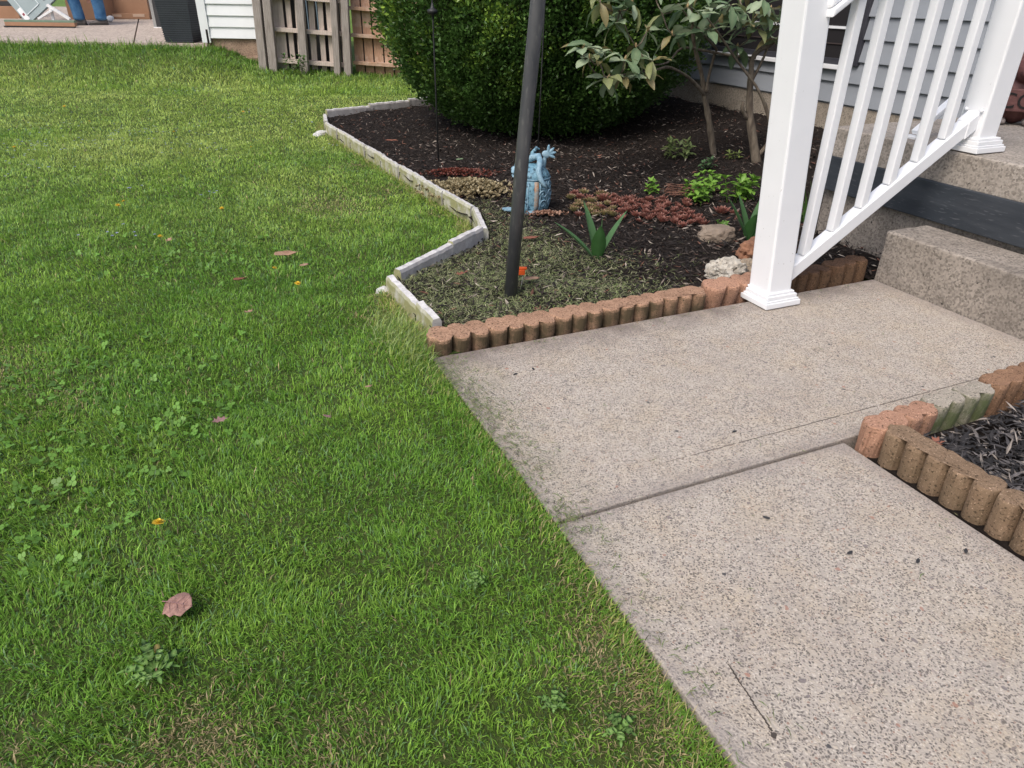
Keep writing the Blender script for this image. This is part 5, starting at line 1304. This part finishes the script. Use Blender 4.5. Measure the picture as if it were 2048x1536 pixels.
u, v = 0.645 + np.abs(r_.normal(0, 0.055, n)), r_.uniform(0.5, 2.08, n)
k = r_.random(n) < (0.15 + 0.85*np.exp(-((v-1.75)/0.35)**2) + 0.6*np.exp(-((v-1.15)/0.08)**2)); u, v = u[k], v[k]; n = len(u)
ex = 260
u = np.concatenate([u, r_.uniform(0.66, 2.6, ex)]); v = np.concatenate([v, np.where(r_.random(ex) < 0.6, 2.07 - np.abs(r_.normal(0, 0.03, ex)), r_.uniform(0.6, 2.05, ex))]); n = len(u)
cc = np.array([(0.13, 0.19, 0.05), (0.20, 0.19, 0.10), (0.10, 0.13, 0.04), (0.05, 0.04, 0.03)])[r_.choice(4, n, p=[.4, .25, .25, .1])]
k = ~((u > 1.56) & (v < 1.16)); u, v, cc = u[k], v[k], cc[k]; n = len(u)
V, F, C = strips(u, v, 0.003 + 0.003*r_.random(n), r_.uniform(0.010, 0.035, n), r_.uniform(0.0012, 0.0026, n), r_.uniform(0, 6.28, n), r_.normal(0, 0.05, n), cc, r_.normal(0, 0.12, n), r_)
tag(np_mesh('path_clippings', V, F, M_CHIP, C, smooth=False), 'stray grass clippings along the lawn side of the path', kind='stuff')
rs = random.Random(3)
for i, (x, y) in enumerate(((0.93, 1.88), (1.30, 1.31), (1.12, 0.97), (1.33, 0.72), (1.46, 0.70), (0.86, 1.87), (1.21, 0.80))):
    me = MB().prism([(0.009*math.cos(t)*(1+0.3*math.sin(3*t+i)), 0.004*math.sin(t)) for t in [k*math.pi/4 for k in range(8)]], 0, 0.003).mesh('bark_crumb', M_DARKPAPER, False, 0.001, 1)
    o = link('bark_crumb', me); o.location = (x, y, 0.0005); o.rotation_euler = (0, 0, rs.uniform(0, 6)); tag(o, 'dark bark crumb lying on the pale path', 'bark crumb', 'bark crumbs on the path')

# ------------------------------------------------------------------ the grass itself
def vnoise(u, v, f, seed):
    """cheap smooth value noise"""
    r0 = np.random.default_rng(seed); T = r0.random((64, 64)); x, y = u*f + 100, v*f + 100
    i, j = np.floor(x).astype(int), np.floor(y).astype(int); fx, fy = x - i, y - j; fx, fy = fx*fx*(3-2*fx), fy*fy*(3-2*fy)
    g = lambda a, b: T[a % 64, b % 64]
    return (g(i, j)*(1-fx) + g(i+1, j)*fx)*(1-fy) + (g(i, j+1)*(1-fx) + g(i+1, j+1)*fx)*fy
DRY = [(0.60, 0.80, 0.10, 0.9), (0.575, 0.66, 0.11, 0.9), (0.60, 0.95, 0.05, 0.6), (0.625, 1.04, 0.04, 0.5), (-0.17, 0.90, 0.10, 0.75), (-0.30, 0.86, 0.07, 0.6), (0.60, 2.55, 0.10, 0.55), (0.60, 2.30, 0.10, 0.35),
       (0.75, 4.3, 0.22, 0.45), (1.15, 4.5, 0.10, 0.5), (1.25, 3.85, 0.06, 0.5), (1.12, 5.3, 0.10, 0.4), (0.05, 0.82, 0.07, 0.4), (-0.75, 2.6, 0.2, 0.3), (-0.5, 2.3, 0.12, 0.25), (-0.45, 1.02, 0.06, .4)]
def grass_band(y0, y1, dens, h0, h1, w0, w1, seed):
    r_ = np.random.default_rng(seed)
    xl, xr = -1.05*y1 - 1.6, 0.16*y1 + 0.7
    n = int((xr - xl) * (y1 - y0) * dens)
    x, y = r_.uniform(xl, xr, n), r_.uniform(y0, y1, n)
    u, v = x*CY - y*SY, x*SY + y*CY
    dedge = dist_line([(0.640, -0.6), (0.640, 2.13)] + EDGE_LINE, u, v)
    k = inside(LAWN_POLY, u, v) & (x > -0.98*y - 1.45) & (dedge > np.where((v > 2.2), 0.030, 0.004))
    k &= ~((y > 10.42) & (x < -3.7)) & ~((y > 10.25) & (x >= -3.7) & (x < -3.3)) & (y < 10.6)
    hx, hy = u - 3.06, v - 6.28; k &= (np.hypot(hx, hy) > 0.7)
    bare = vnoise(u, v, 7, 5)*0.6 + vnoise(u, v, 17, 6)*0.4
    k &= (r_.random(n) < np.clip(0.55 + bare*0.9, 0, 1))
    x, y, u, v, dedge = x[k], y[k], u[k], v[k], dedge[k]; n = len(u)
    dry = np.zeros(n)
    for (a, b, rad, amt) in DRY: dry = np.maximum(dry, amt*np.exp(-((u-a)**2 + (v-b)**2)/rad**2))
    dry = np.clip(dry*(0.5 + vnoise(u, v, 22, 9)), 0, 0.95)
    big = vnoise(u, v, 0.9, 11)*0.5 + vnoise(u, v, 2.6, 12)*0.3 + vnoise(u, v, 9, 13)*0.2
    tuft = vnoise(u, v, 14, 15)
    h = r_.uniform(h0, h1, n) * (0.62 + 0.75*tuft) * (1 - 0.45*dry)
    bank = sstep(9.0, 10.3, y); h = h * (1 + 0.25*bank)
    long_ = r_.random(n) < 0.012; h = np.where(long_, h*1.9, h)
    near_edge = (y > 10.1) & (x < -3.9); h = np.where(near_edge & (r_.random(n) < 0.14*(0.3 + 1.4*vnoise(u, v, 3, 41))), h*2.2, h)
    w = r_.uniform(w0, w1, n)
    a = r_.uniform(0, 2*np.pi, n) + 0.0
    comb = vnoise(u, v, 3.1, 18)*2*np.pi*2
    a = np.where(r_.random(n) < 0.55, comb + r_.normal(0, 0.8, n), a)
    lean = np.clip(np.abs(r_.normal(0.68, 0.40, n)) + 0.5*dry, 0.02, 1.45)
    lean = np.where(long_, lean + 0.35, lean)
    d = np.stack([np.cos(a), np.sin(a)], 1)
    yaw = a + np.pi/2 + r_.normal(0, 0.6, n); s = np.stack([np.cos(yaw), np.sin(yaw), np.zeros(n)], 1)
    base = np.stack([u, v, lawn_z(u, v) - 0.002], 1)
    def at(t, l):
        return np.concatenate([d*(h*t*np.sin(l))[:, None], (h*t*np.cos(l))[:, None]], 1)
    m1 = base + at(0.55, lean*0.65); tip = base + at(0.55, lean*0.65) + at(0.50, np.minimum(lean*1.6, 1.75))
    W_ = (w/2)[:, None]*s
    V = np.stack([base - W_*0.8, base + W_*0.8, m1 + W_, m1 - W_, tip], 1).reshape(-1, 3)
    b5 = np.arange(n)[:, None]*5
    F4 = b5 + np.array([[0, 1, 2, 3]]); F3 = b5 + np.array([[3, 2, 4]])
    # species and vigour: deep green, fresh green, yellow green, straw
    t = np.clip((big - 0.30)/0.42 + r_.normal(0, 0.22, n), 0, 1)[:, None]
    yl = np.clip(sstep(2.2, 6.0, y) * (0.22 + 0.75*vnoise(u, v, 1.6, 31)) * (1 - 0.9*bank) + r_.normal(0, 0.08, n), 0, 0.9)[:, None]
    C = np.array([[0.150, 0.325, 0.040]])*(1-t) + np.array([[0.275, 0.455, 0.062]])*t
    C = C*(1-yl) + np.array([[0.50, 0.60, 0.16]])*yl
    bl = (r_.random(n) < 0.10)[:, None]; C = np.where(bl, np.array([[0.170, 0.300, 0.120]]), C)
    C = C * (1 - 0.22*bank[:, None])
    straw = (r_.random(n) < np.clip(0.018 + dry, 0, 1))[:, None]
    C = np.where(straw, np.array([[0.46, 0.37, 0.20]])*r_.uniform(0.5, 1.15, (n, 1)), C)
    C = C * r_.uniform(0.60, 1.40, (n, 1))
    return V, F4, F3, np.repeat(C, 5, 0)
bands = [(0.30, 1.15, 52000, 0.014, 0.030, 0.0014, 0.0028), (1.15, 1.9, 38000, 0.014, 0.030, 0.0016, 0.0030), (1.9, 2.9, 24000, 0.015, 0.031, 0.0021, 0.0036),
         (2.9, 4.3, 13500, 0.016, 0.032, 0.0028, 0.0048), (4.3, 6.3, 8000, 0.016, 0.030, 0.0038, 0.0065), (6.3, 8.6, 4600, 0.016, 0.030, 0.0052, 0.0088), (8.6, 10.6, 3400, 0.030, 0.055, 0.0060, 0.0095)]
Vs, F4s, F3s, Cs, off = [], [], [], [], 0
for i, b in enumerate(bands):
    V, F4, F3, C = grass_band(*b, 100 + i)
    Vs.append(V); F4s.append(F4 + off); F3s.append(F3 + off); Cs.append(C); off += len(V)
tag(np_mesh('grass', np.concatenate(Vs), [np.concatenate(F4s), np.concatenate(F3s)], M_GRASS, np.concatenate(Cs), smooth=False), 'short mown green lawn grass', kind='stuff')

# clover and tiny blue flowers among the grass
r_ = np.random.default_rng(55)
CL = [(-0.36, 2.02, 0.36, 230), (-0.45, 1.75, 0.28, 110), (-0.20, 2.35, 0.34, 100), (-0.15, 3.7, 0.45, 150), (0.25, 3.5, 0.4, 100), (-0.42, 1.45, 0.12, 16), (-0.7, 2.6, 0.3, 120)]
pv, pc = [], []
for (a, b, rad, cnt) in CL:
    u, v = a + r_.normal(0, rad*0.6, cnt), b + r_.normal(0, rad*0.6, cnt)
    k = inside(LAWN_POLY, u, v) & (u < 0.6); u, v = u[k], v[k]; cnt = len(u)
    z = lawn_z(u, v) + r_.uniform(0.008, 0.022, cnt); th0 = r_.uniform(0, 6.28, cnt); tl = r_.normal(0, 0.4, (cnt, 2)); sz = r_.uniform(0.004, 0.0085, cnt)
    colr = np.array([0.145, 0.300, 0.045])[None]*r_.uniform(0.55, 1.2, (cnt, 1))
    for l in range(3):
        th = th0 + l*2.094; cx, cy = u + np.cos(th)*sz*0.9, v + np.sin(th)*sz*0.9
        ring = []
        for q in range(6):
            t = q*np.pi/3 + th; dx, dy = np.cos(t)*sz*0.82, np.sin(t)*sz*0.82
            ring.append(np.stack([cx + dx, cy + dy, z + (dx + cx - u)*tl[:, 0] + (dy + cy - v)*tl[:, 1]], 1))
        pv.append(np.stack(ring, 1).reshape(-1, 3)); pc.append(np.repeat(colr, 6, 0))
V = np.concatenate(pv); tag(np_mesh('clover', V, np.arange(len(V)).reshape(-1, 6), M_PLANT, np.concatenate(pc), smooth=False), 'clover leaves spreading through the lawn grass', kind='stuff')
BLs = [(-1.2, 6.6, 0.5, 40), (-0.9, 7.3, 0.6, 40), (-0.6, 6.6, 0.35, 24), (-0.2, 7.0, 0.3, 18), (0.05, 6.1, 0.25, 18), (0.55, 7.6, 0.3, 14), (-0.30, 3.9, 0.12, 5), (-0.42, 4.0, 0.10, 3), (0.10, 4.6, 0.05, 4), (-0.35, 4.9, 0.05, 4), (0.1, 9.2, 0.25, 30), (-1.1, 5.8, 0.4, 24), (0.95, 7.0, 0.2, 8), (1.0, 5.8, 0.1, 5)]
pv, pc = [], []
for (a, b, rad, cnt) in BLs:
    u, v = a + r_.normal(0, rad*0.7, cnt), b + r_.normal(0, rad*0.5, cnt); z = lawn_z(u, v) + r_.uniform(0.045, 0.065, cnt)
    k = inside(LAWN_POLY, u, v); u, v, z = u[k], v[k], z[k]; cnt = len(u)
    for l in range(5):
        th = l*1.2566 + r_.uniform(0, 0.3, cnt); s = r_.uniform(0.006, 0.009, cnt)
        c0 = np.stack([u, v, z], 1); d = np.stack([np.cos(th), np.sin(th), np.full(cnt, 0.3)], 1)*s[:, None]; sd_ = np.stack([-np.sin(th), np.cos(th), np.zeros(cnt)], 1)*s[:, None]*0.55
        pv.append(np.stack([c0, c0 + d*0.7 + sd_, c0 + d*1.2, c0 + d*0.7 - sd_], 1).reshape(-1, 3))
        pc.append(np.repeat(np.array([0.27, 0.29, 0.44])[None]*r_.uniform(0.7, 1.3, (cnt, 1)), 4, 0))
V = np.concatenate(pv); tag(np_mesh('speedwell', V, np.arange(len(V)).reshape(-1, 4), M_PLANT, np.concatenate(pc), smooth=False), 'tiny pale blue flowers scattered through the lawn', kind='stuff')

# dandelion heads
M_YEL = pmat('dandelion_yellow', (0.72, 0.52, 0.04), (0.62, 0.40, 0.03), 60, 0.7)
def dand_mesh():
    rs = random.Random(2); mb = MB()
    for ring, (cnt, el, L_) in enumerate(((16, 0.15, 0.016), (14, 0.55, 0.014), (9, 1.0, 0.011))):
        for i in range(cnt):
            a = 2*math.pi*i/cnt + ring*0.2; w = 0.0022
            d = Vector((math.cos(a)*math.cos(el), math.sin(a)*math.cos(el), math.sin(el)))*L_*rs.uniform(.85, 1.1); s = Vector((-math.sin(a), math.cos(a), 0))*w
            mb.add([tuple(-s*0.4), tuple(s*0.4), tuple(d+s), tuple(d-s)], [(0, 1, 2, 3)])
    return mb.mesh('flower_head', M_YEL)
dm = dand_mesh()
stem_me = MB().tube([(0, 0, -0.05), (0.002, 0.001, -0.02), (0, 0, 0)], 0.0018, 6).mesh('stem', pmat('dandelion_stem', (0.16, 0.20, 0.06), None), True)
DLAB = {0: 'yellow dandelion nearest the sharp outer edging corner, beside a pale leaf', 1: 'small orange yellow dandelion just below the one by the pale leaf', 2: 'yellow dandelion in a touching pair, the one farther from the patio',
        3: 'yellow dandelion in a touching pair, the one nearer the patio', 4: 'yellow dandelion touched by a tan curled leaf', 5: 'yellow dandelion in the near grass above the large pinkish leaf', 10: 'small dandelion alone between the touching pair and the inner edging bend',
        9: 'small orange dandelion level with the far run of white edging', 13: 'yellow dandelion in the long grass at the patio edge', 12: 'yellow dandelion on the bank below the tilted door'}
for i, (x, y) in enumerate(((0.268, 3.143), (0.331, 2.91), (-0.395, 4.511), (-0.37, 4.60), (-0.186, 3.821), (-0.212, 1.494), (-0.732, 7.695), (-1.165, 6.576), (0.596, 7.76), (0.477, 6.002), (0.132, 4.235), (-0.05, 6.9), (-1.4, 9.9), (-0.1, 11.0), (-1.0, 8.6))):
    z = float(lawn_z(np.array([x]), np.array([y]))[0])
    o = thing('dandelion', (x, y, z), DLAB.get(i, 'small yellow dandelion flower in the upper lawn before the patio bank'), 'dandelion', 0, 'dandelions in the lawn')
    h = link('flower_head', dm, o); h.location = (0, 0, 0.052); h.rotation_euler = (0.25*math.sin(i), 0.3*math.cos(i*2), i); s = (0.65, 0.8, 0.95)[i % 3]; h.scale = (s, s, s)
    q = link('stem', stem_me, o); q.location = (0, 0, 0.052)

# dandelion plant gone to bud, with toothed leaves
dw = thing('dandelion_plant', (-0.225, 1.075, float(lawn_z(np.array([-0.225]), np.array([1.06]))[0]) + 0.012), 'toothed leaf dandelion rosette with a closed bud in the lawn', 'weed')
def toothed(L_, w, seed):
    rs = random.Random(seed); out = []; n_ = 4
    for i in range(n_ + 1):
        t = i / n_; e = w/2 * (0.25 + 0.75*math.sin(math.pi*min(1, t*1.02)**1.4)) if i < n_ else 0.001
        out.append((L_*t, e)); 
        if 0 < i < n_: out.append((L_*(t - 0.07), e*0.72))
    V = [(x, s*y, 0.012*math.sin(math.pi*x/L_) + 0.1*abs(y)) for s in (1,) for x, y in out] + [(x, -y, 0.012*math.sin(math.pi*x/L_) + 0.1*abs(y)) for x, y in out] + [(x, 0, 0.012*math.sin(math.pi*x/L_)) for x, y in out]
    m = len(out); F = [(2*m+i, 2*m+i+1, i+1, i) for i in range(m-1)] + [(2*m+i, m+i, m+i+1, 2*m+i+1) for i in range(m-1)]
    f = rs.uniform(0.8, 1.25); C = np.array([(0.105*f, 0.22*f, 0.042*f)]*(2*m) + [(0.18*f, 0.29*f, 0.08*f)]*m)
    o = np_mesh('leaf', np.array(V), np.array(F), M_PLANT, C); me = o.data; col.objects.unlink(o); bpy.data.objects.remove(o); return me
tm = [toothed(0.062, 0.020, k) for k in range(3)]
rs = random.Random(6)
for i in range(11):
    a = 2*math.pi*i/11 + rs.uniform(-.2, .2); el = rs.uniform(0.05, 0.5)
    q = link('leaf', rs.choice(tm), dw); q.location = (0.006*math.cos(a), 0.006*math.sin(a), 0.012); q.rotation_euler = aim((math.cos(a)*math.cos(el), math.sin(a)*math.cos(el), math.sin(el))); s = rs.uniform(0.6, 1.1); q.scale = (s, s, s)
MB().tube([(0, 0, 0.004), (0.004, 0.02, 0.018), (0.006, 0.034, 0.020)], 0.0017, 6).build('stem', pmat('bud_stem', (0.22, 0.13, 0.08), None), dw, True)
MB().lathe([(0, -0.006), (0.007, -0.004), (0.009, 0.004), (0.007, 0.012), (0.003, 0.015)], 10, Matrix.Translation((0.006, 0.040, 0.020)) @ Matrix.Rotation(R(-70), 4, 'X') @ Matrix.Scale(0.8, 4)).build('bud', pmat('bud_green', (0.20, 0.22, 0.05), (0.28, 0.20, 0.06), 60, 0.6), dw, True)
for (x, y, s, lab) in ((0.50, 0.63, 1.0, 'small toothed weed rosette in the dry grass by the path edge'), (0.40, 1.05, 0.8, 'little broad leaved weed in the grass near the path joint'), (0.42, 0.72, 0.9, 'broad leaved weed in the lawn near the lower path slab')):
    o = thing('lawn_weed', (x, y, float(lawn_z(np.array([x]), np.array([y]))[0]) + 0.014), lab, 'weed')
    for i in range(6):
        a = 2*math.pi*i/6 + rs.uniform(-.3, .3); el = rs.uniform(0.1, 0.6)
        q = link('leaf', rs.choice(tm), o); q.location = (0, 0, 0.012); q.rotation_euler = aim((math.cos(a)*math.cos(el), math.sin(a)*math.cos(el), math.sin(el))); q.scale = (s*0.6, s*0.8, s*0.6)

# fallen leaves
def dead_leaf(name, outline, loc, rz, mat, label, curl=0.25, size=1.0, tilt=(0, 0)):
    bm = bmesh.new(); vv = [bm.verts.new((x*size, y*size, 0)) for x, y in outline]; bm.faces.new(vv)
    bmesh.ops.triangulate(bm, faces=bm.faces); bmesh.ops.subdivide_edges(bm, edges=bm.edges, cuts=2, use_grid_fill=True)
    for v_ in bm.verts:
        n_ = mnoise.noise(v_.co*28/size**0.5 + Vector((rz*3, 1, 2)))
        v_.co.z = curl*(v_.co.x**2 + 1.6*v_.co.y**2)/size/0.05 * 0.6 + n_*0.0065*size
    me = bpy.data.meshes.new(name); bm.to_mesh(me); bm.free(); me.materials.append(mat)
    me.polygons.foreach_set('use_smooth', [True]*len(me.polygons))
    o = link(name, me); z = float(lawn_z(np.array([loc[0]]), np.array([loc[1]]))[0]) if len(loc) == 2 else loc[2]
    o.location = (loc[0], loc[1], z + (0.036 if len(loc) == 2 else 0)); o.rotation_euler = (R(tilt[0]), R(tilt[1]), rz)
    sl = o.modifiers.new('thick', 'SOLIDIFY'); sl.thickness = 0.0008
    return tag(o, label, 'leaf')
OV = [(-0.034, 0.0), (-0.03, 0.016), (-0.018, 0.026), (0.0, 0.028), (0.016, 0.024), (0.028, 0.014), (0.038, -0.004), (0.026, -0.014), (0.020, -0.026), (0.004, -0.024), (-0.004, -0.030), (-0.02, -0.022), (-0.026, -0.024)]
OAK = [(-0.03, 0), (-0.018, 0.007), (-0.014, 0.020), (-0.006, 0.012), (0.004, 0.024), (0.010, 0.010), (0.024, 0.012), (0.020, 0.0), (0.030, -0.008), (0.012, -0.010), (0.006, -0.024), (-0.004, -0.010), (-0.016, -0.016), (-0.016, -0.006)]
M_DL1 = pmat('pinkish_dead_leaf', (0.35, 0.205, 0.165), (0.20, 0.105, 0.085), 90, 0.7, 0.4, 160, 0.003)
M_DL2 = pmat('purple_brown_leaf', (0.22, 0.115, 0.115), (0.30, 0.18, 0.16), 60, 0.7, 0.4, 120, 0.003)
M_DL3 = pmat('tan_dead_leaf', (0.38, 0.25, 0.17), (0.27, 0.155, 0.10), 60, 0.75, 0.4, 120, 0.003)
M_DL4 = pmat('red_brown_leaf', (0.20, 0.075, 0.050), (0.27, 0.11, 0.07), 60, 0.75, 0.4, 120, 0.003)
big_leaf = dead_leaf('fallen_leaf', OV, (-0.180, 1.222), R(-30), M_DL1, 'large pinkish brown rounded leaf lying on the near grass', 0.03, 0.86, (10, -6)); big_leaf.scale = (1.0, 1.18, 1.0)
MB().tube([(-0.036, 0.004, 0.004), (-0.012, 0.003, 0.0028), (0.010, 0.0, 0.0024), (0.029, -0.003, 0.0035)], [0.0011, 0.0009, 0.0007, 0.0003], 6).build('midrib', M_DL2, big_leaf, True)
for q_ in (-0.02, -0.004, 0.01):
    for s_ in (1, -1): MB().tube([(q_, 0.002, 0.0024), (q_ + 0.008, s_*0.011, 0.0036), (q_ + 0.012, s_*0.019, 0.0058)], [0.0005, 0.0004, 0.0002], 5).build('vein', M_DL2, big_leaf, True)
dead_leaf('fallen_leaf', OAK, (-0.049, 1.933), R(20), M_DL2, 'purple brown curled lobed leaf on the open lawn', 0.6, 0.78, (10, 5))
dead_leaf('fallen_leaf', OAK, (0.114, 2.724), R(60), M_DL3, 'small pale tan crumpled leaf on the lawn left of the edging corner', 0.7, 0.75)
dead_leaf('fallen_leaf', OAK, (0.240, 1.835), R(120), M_DL2, 'dull purple leaf scrap sunk between grass blades', 0.5, 0.6, (20, 10))
dead_leaf('fallen_leaf', OAK, (0.394, 1.959), R(80), M_DL3, 'narrow tan leaf scrap on the grass near the path corner', 0.7, 0.6, (0, 25))
dead_leaf('fallen_leaf', OV, (0.348, 3.368), R(0), M_DL3, 'long rusty leaf on the lawn before the inner edging bend', 0.8, 1.0, (15, 0)).scale = (1.6, 0.6, 1)
dead_leaf('fallen_leaf', OV, (0.400, 3.176), R(40), M_DL3, 'pale flat leaf on the lawn near an orange dandelion', 0.4, 0.62)
dead_leaf('fallen_leaf', OV, (0.12, 3.10), R(10), M_DL4, 'dark red brown leaf scrap in the mid lawn', 0.8, 0.6).scale = (1.5, 0.6, 1)
dead_leaf('fallen_leaf', OAK, (-0.15, 3.80), R(70), M_DL3, 'tan curled leaf touching a dandelion in the lawn', 0.8, 0.8)
dead_leaf('fallen_leaf', OAK, (0.985, 2.70, 0.05), R(15), M_DL4, 'red brown crumpled leaf lying on the clippings in the bed', 0.7, 1.0).scale = (1.3, 0.7, 1)
dead_leaf('fallen_leaf', OV, (1.48, 3.05, 0.045), R(5), M_DL4, 'narrow rust red leaf on the mulch behind the thick pole', 0.6, 0.9).scale = (1.7, 0.5, 1)
dead_leaf('fallen_leaf', OV, (1.235, 2.545, 0.045), R(-10), M_DL3, 'yellowish dead leaf at the foot of the thick pole', 0.4, 0.75, (0, 0)).scale = (1.3, 0.7, 1)
dead_leaf('fallen_leaf', OV, (1.50, 5.70, 0.06), R(-20), M_DL4, 'rust coloured leaf on the mulch by the long edging run', 0.5, 0.9).scale = (1.6, 0.6, 1)
dead_leaf('fallen_leaf', OV, (1.74, 4.78, 0.075), R(30), pmat('fresh_green_leaf', (0.22, 0.30, 0.17), (0.18, 0.25, 0.14), 30, 0.5), 'single green leaf lying on the dark red stonecrop', 0.3, 0.8)
dead_leaf('fallen_leaf', OAK, (1.72, 1.00, 0.045), R(40), M_DL4, 'rusty curled leaf on the black mulch behind the orange block', 0.7, 0.9)

# longer fringe where the mower and trimmer miss: along the slab, the edging and the corner of the blocks
def fringe(n, pick, h0, h1, w0, w1, toward, colf, seed):
    r_ = np.random.default_rng(seed); u, v, a = pick(r_, n); n = len(u)
    h = r_.uniform(h0, h1, n); lean = np.clip(r_.normal(0.85, 0.3, n), 0.1, 1.4)
    d = np.stack([np.cos(a), np.sin(a)], 1); base = np.stack([u, v, lawn_z(u, v)], 1)
    yaw = a + np.pi/2 + r_.normal(0, 0.5, n); s = np.stack([np.cos(yaw), np.sin(yaw), np.zeros(n)], 1)*(r_.uniform(w0, w1, n)/2)[:, None]
    at = lambda t, l: np.concatenate([d*(h*t*np.sin(l))[:, None], (h*t*np.cos(l))[:, None]], 1)
    m1 = base + at(0.5, lean*0.6); tip = m1 + at(0.55, np.minimum(lean*1.5, 1.6))
    V = np.stack([base - s*0.8, base + s*0.8, m1 + s, m1 - s, tip], 1).reshape(-1, 3); b5 = np.arange(n)[:, None]*5
    return V, b5 + np.array([[0, 1, 2, 3]]), b5 + np.array([[3, 2, 4]]), np.repeat(colf(r_, n), 5, 0)
def mixcol(cols, w):
    return lambda r_, n: np.array(cols)[r_.choice(len(cols), n, p=np.array(w)/sum(w))]*r_.uniform(0.6, 1.35, (n, 1))
def pick_path(r_, n):
    v = r_.uniform(0.35, 2.12, n); u = 0.636 - np.abs(r_.normal(0, 0.03, n)); k = r_.random(n) < (0.35 + 0.65*vnoise(u*0 + 3, v, 11, 77)); u, v = u[k], v[k]
    return u, v, r_.normal(0.0, 0.9, len(u))
def pick_edging(r_, n):
    pts = EDGE_LINE[:6]; i = r_.integers(0, 5, n); t = r_.random(n); A, B = np.array(pts)[i], np.array(pts)[i+1]
    P_ = A + (B - A)*t[:, None]; d = (B - A)/np.linalg.norm(B - A, axis=1)[:, None]; o_ = np.stack([-d[:, 1], d[:, 0]], 1)
    Q = P_ + o_*(0.028 + np.abs(r_.normal(0, 0.025, n)))[:, None]; k = inside(LAWN_POLY, Q[:, 0], Q[:, 1]); Q = Q[k]
    return Q[:, 0], Q[:, 1], r_.uniform(0, 6.28, len(Q))
def pick_corner(r_, n):
    u, v = r_.normal(0.60, 0.05, n), r_.normal(2.28, 0.14, n); k = inside(LAWN_POLY, u, v) & (u < 0.655); u, v = u[k], v[k]; return u, v, r_.normal(-0.3, 1.0, len(u))
GR, YG, ST, PG = (0.15, 0.30, 0.04), (0.34, 0.42, 0.09), (0.46, 0.38, 0.20), (0.36, 0.45, 0.18)
Vs, A4, A3, Cs, off = [], [], [], [], 0
for args in ((5000, pick_path, 0.015, 0.036, 0.0014, 0.0028, 0, mixcol([GR, YG, ST], [60, 22, 18]), 1), (9000, pick_edging, 0.025, 0.055, 0.002, 0.0045, 0, mixcol([GR, YG, ST], [25, 47, 28]), 2), (1700, pick_corner, 0.04, 0.085, 0.0016, 0.003, 0, mixcol([GR, YG, PG], [25, 30, 45]), 3)):
    V, F4, F3, C = fringe(*args); Vs.append(V); A4.append(F4 + off); A3.append(F3 + off); Cs.append(C); off += len(V)
tag(np_mesh('grass_fringe', np.concatenate(Vs), [np.concatenate(A4), np.concatenate(A3)], M_GRASS, np.concatenate(Cs), smooth=False), 'untrimmed grass fringe along the path and edging', kind='stuff')

# settle the bed's things onto the mulch surface
for o in list(col.objects):
    if o.parent is None and o.get('kind') is None and o.name.split('.')[0] in ('dragon_ornament', 'bulb_plant', 'houseleek_clump', 'herb_clump', 'seedling', 'young_shrub', 'iris_clump', 'stonecrop', 'plastic_clip', 'twig_pile', 'rock', 'feeder_pole', 'shepherd_hook'):
        if 0.66 < o.location.x and o.location.y > 2.1: o.location.z -= 0.014
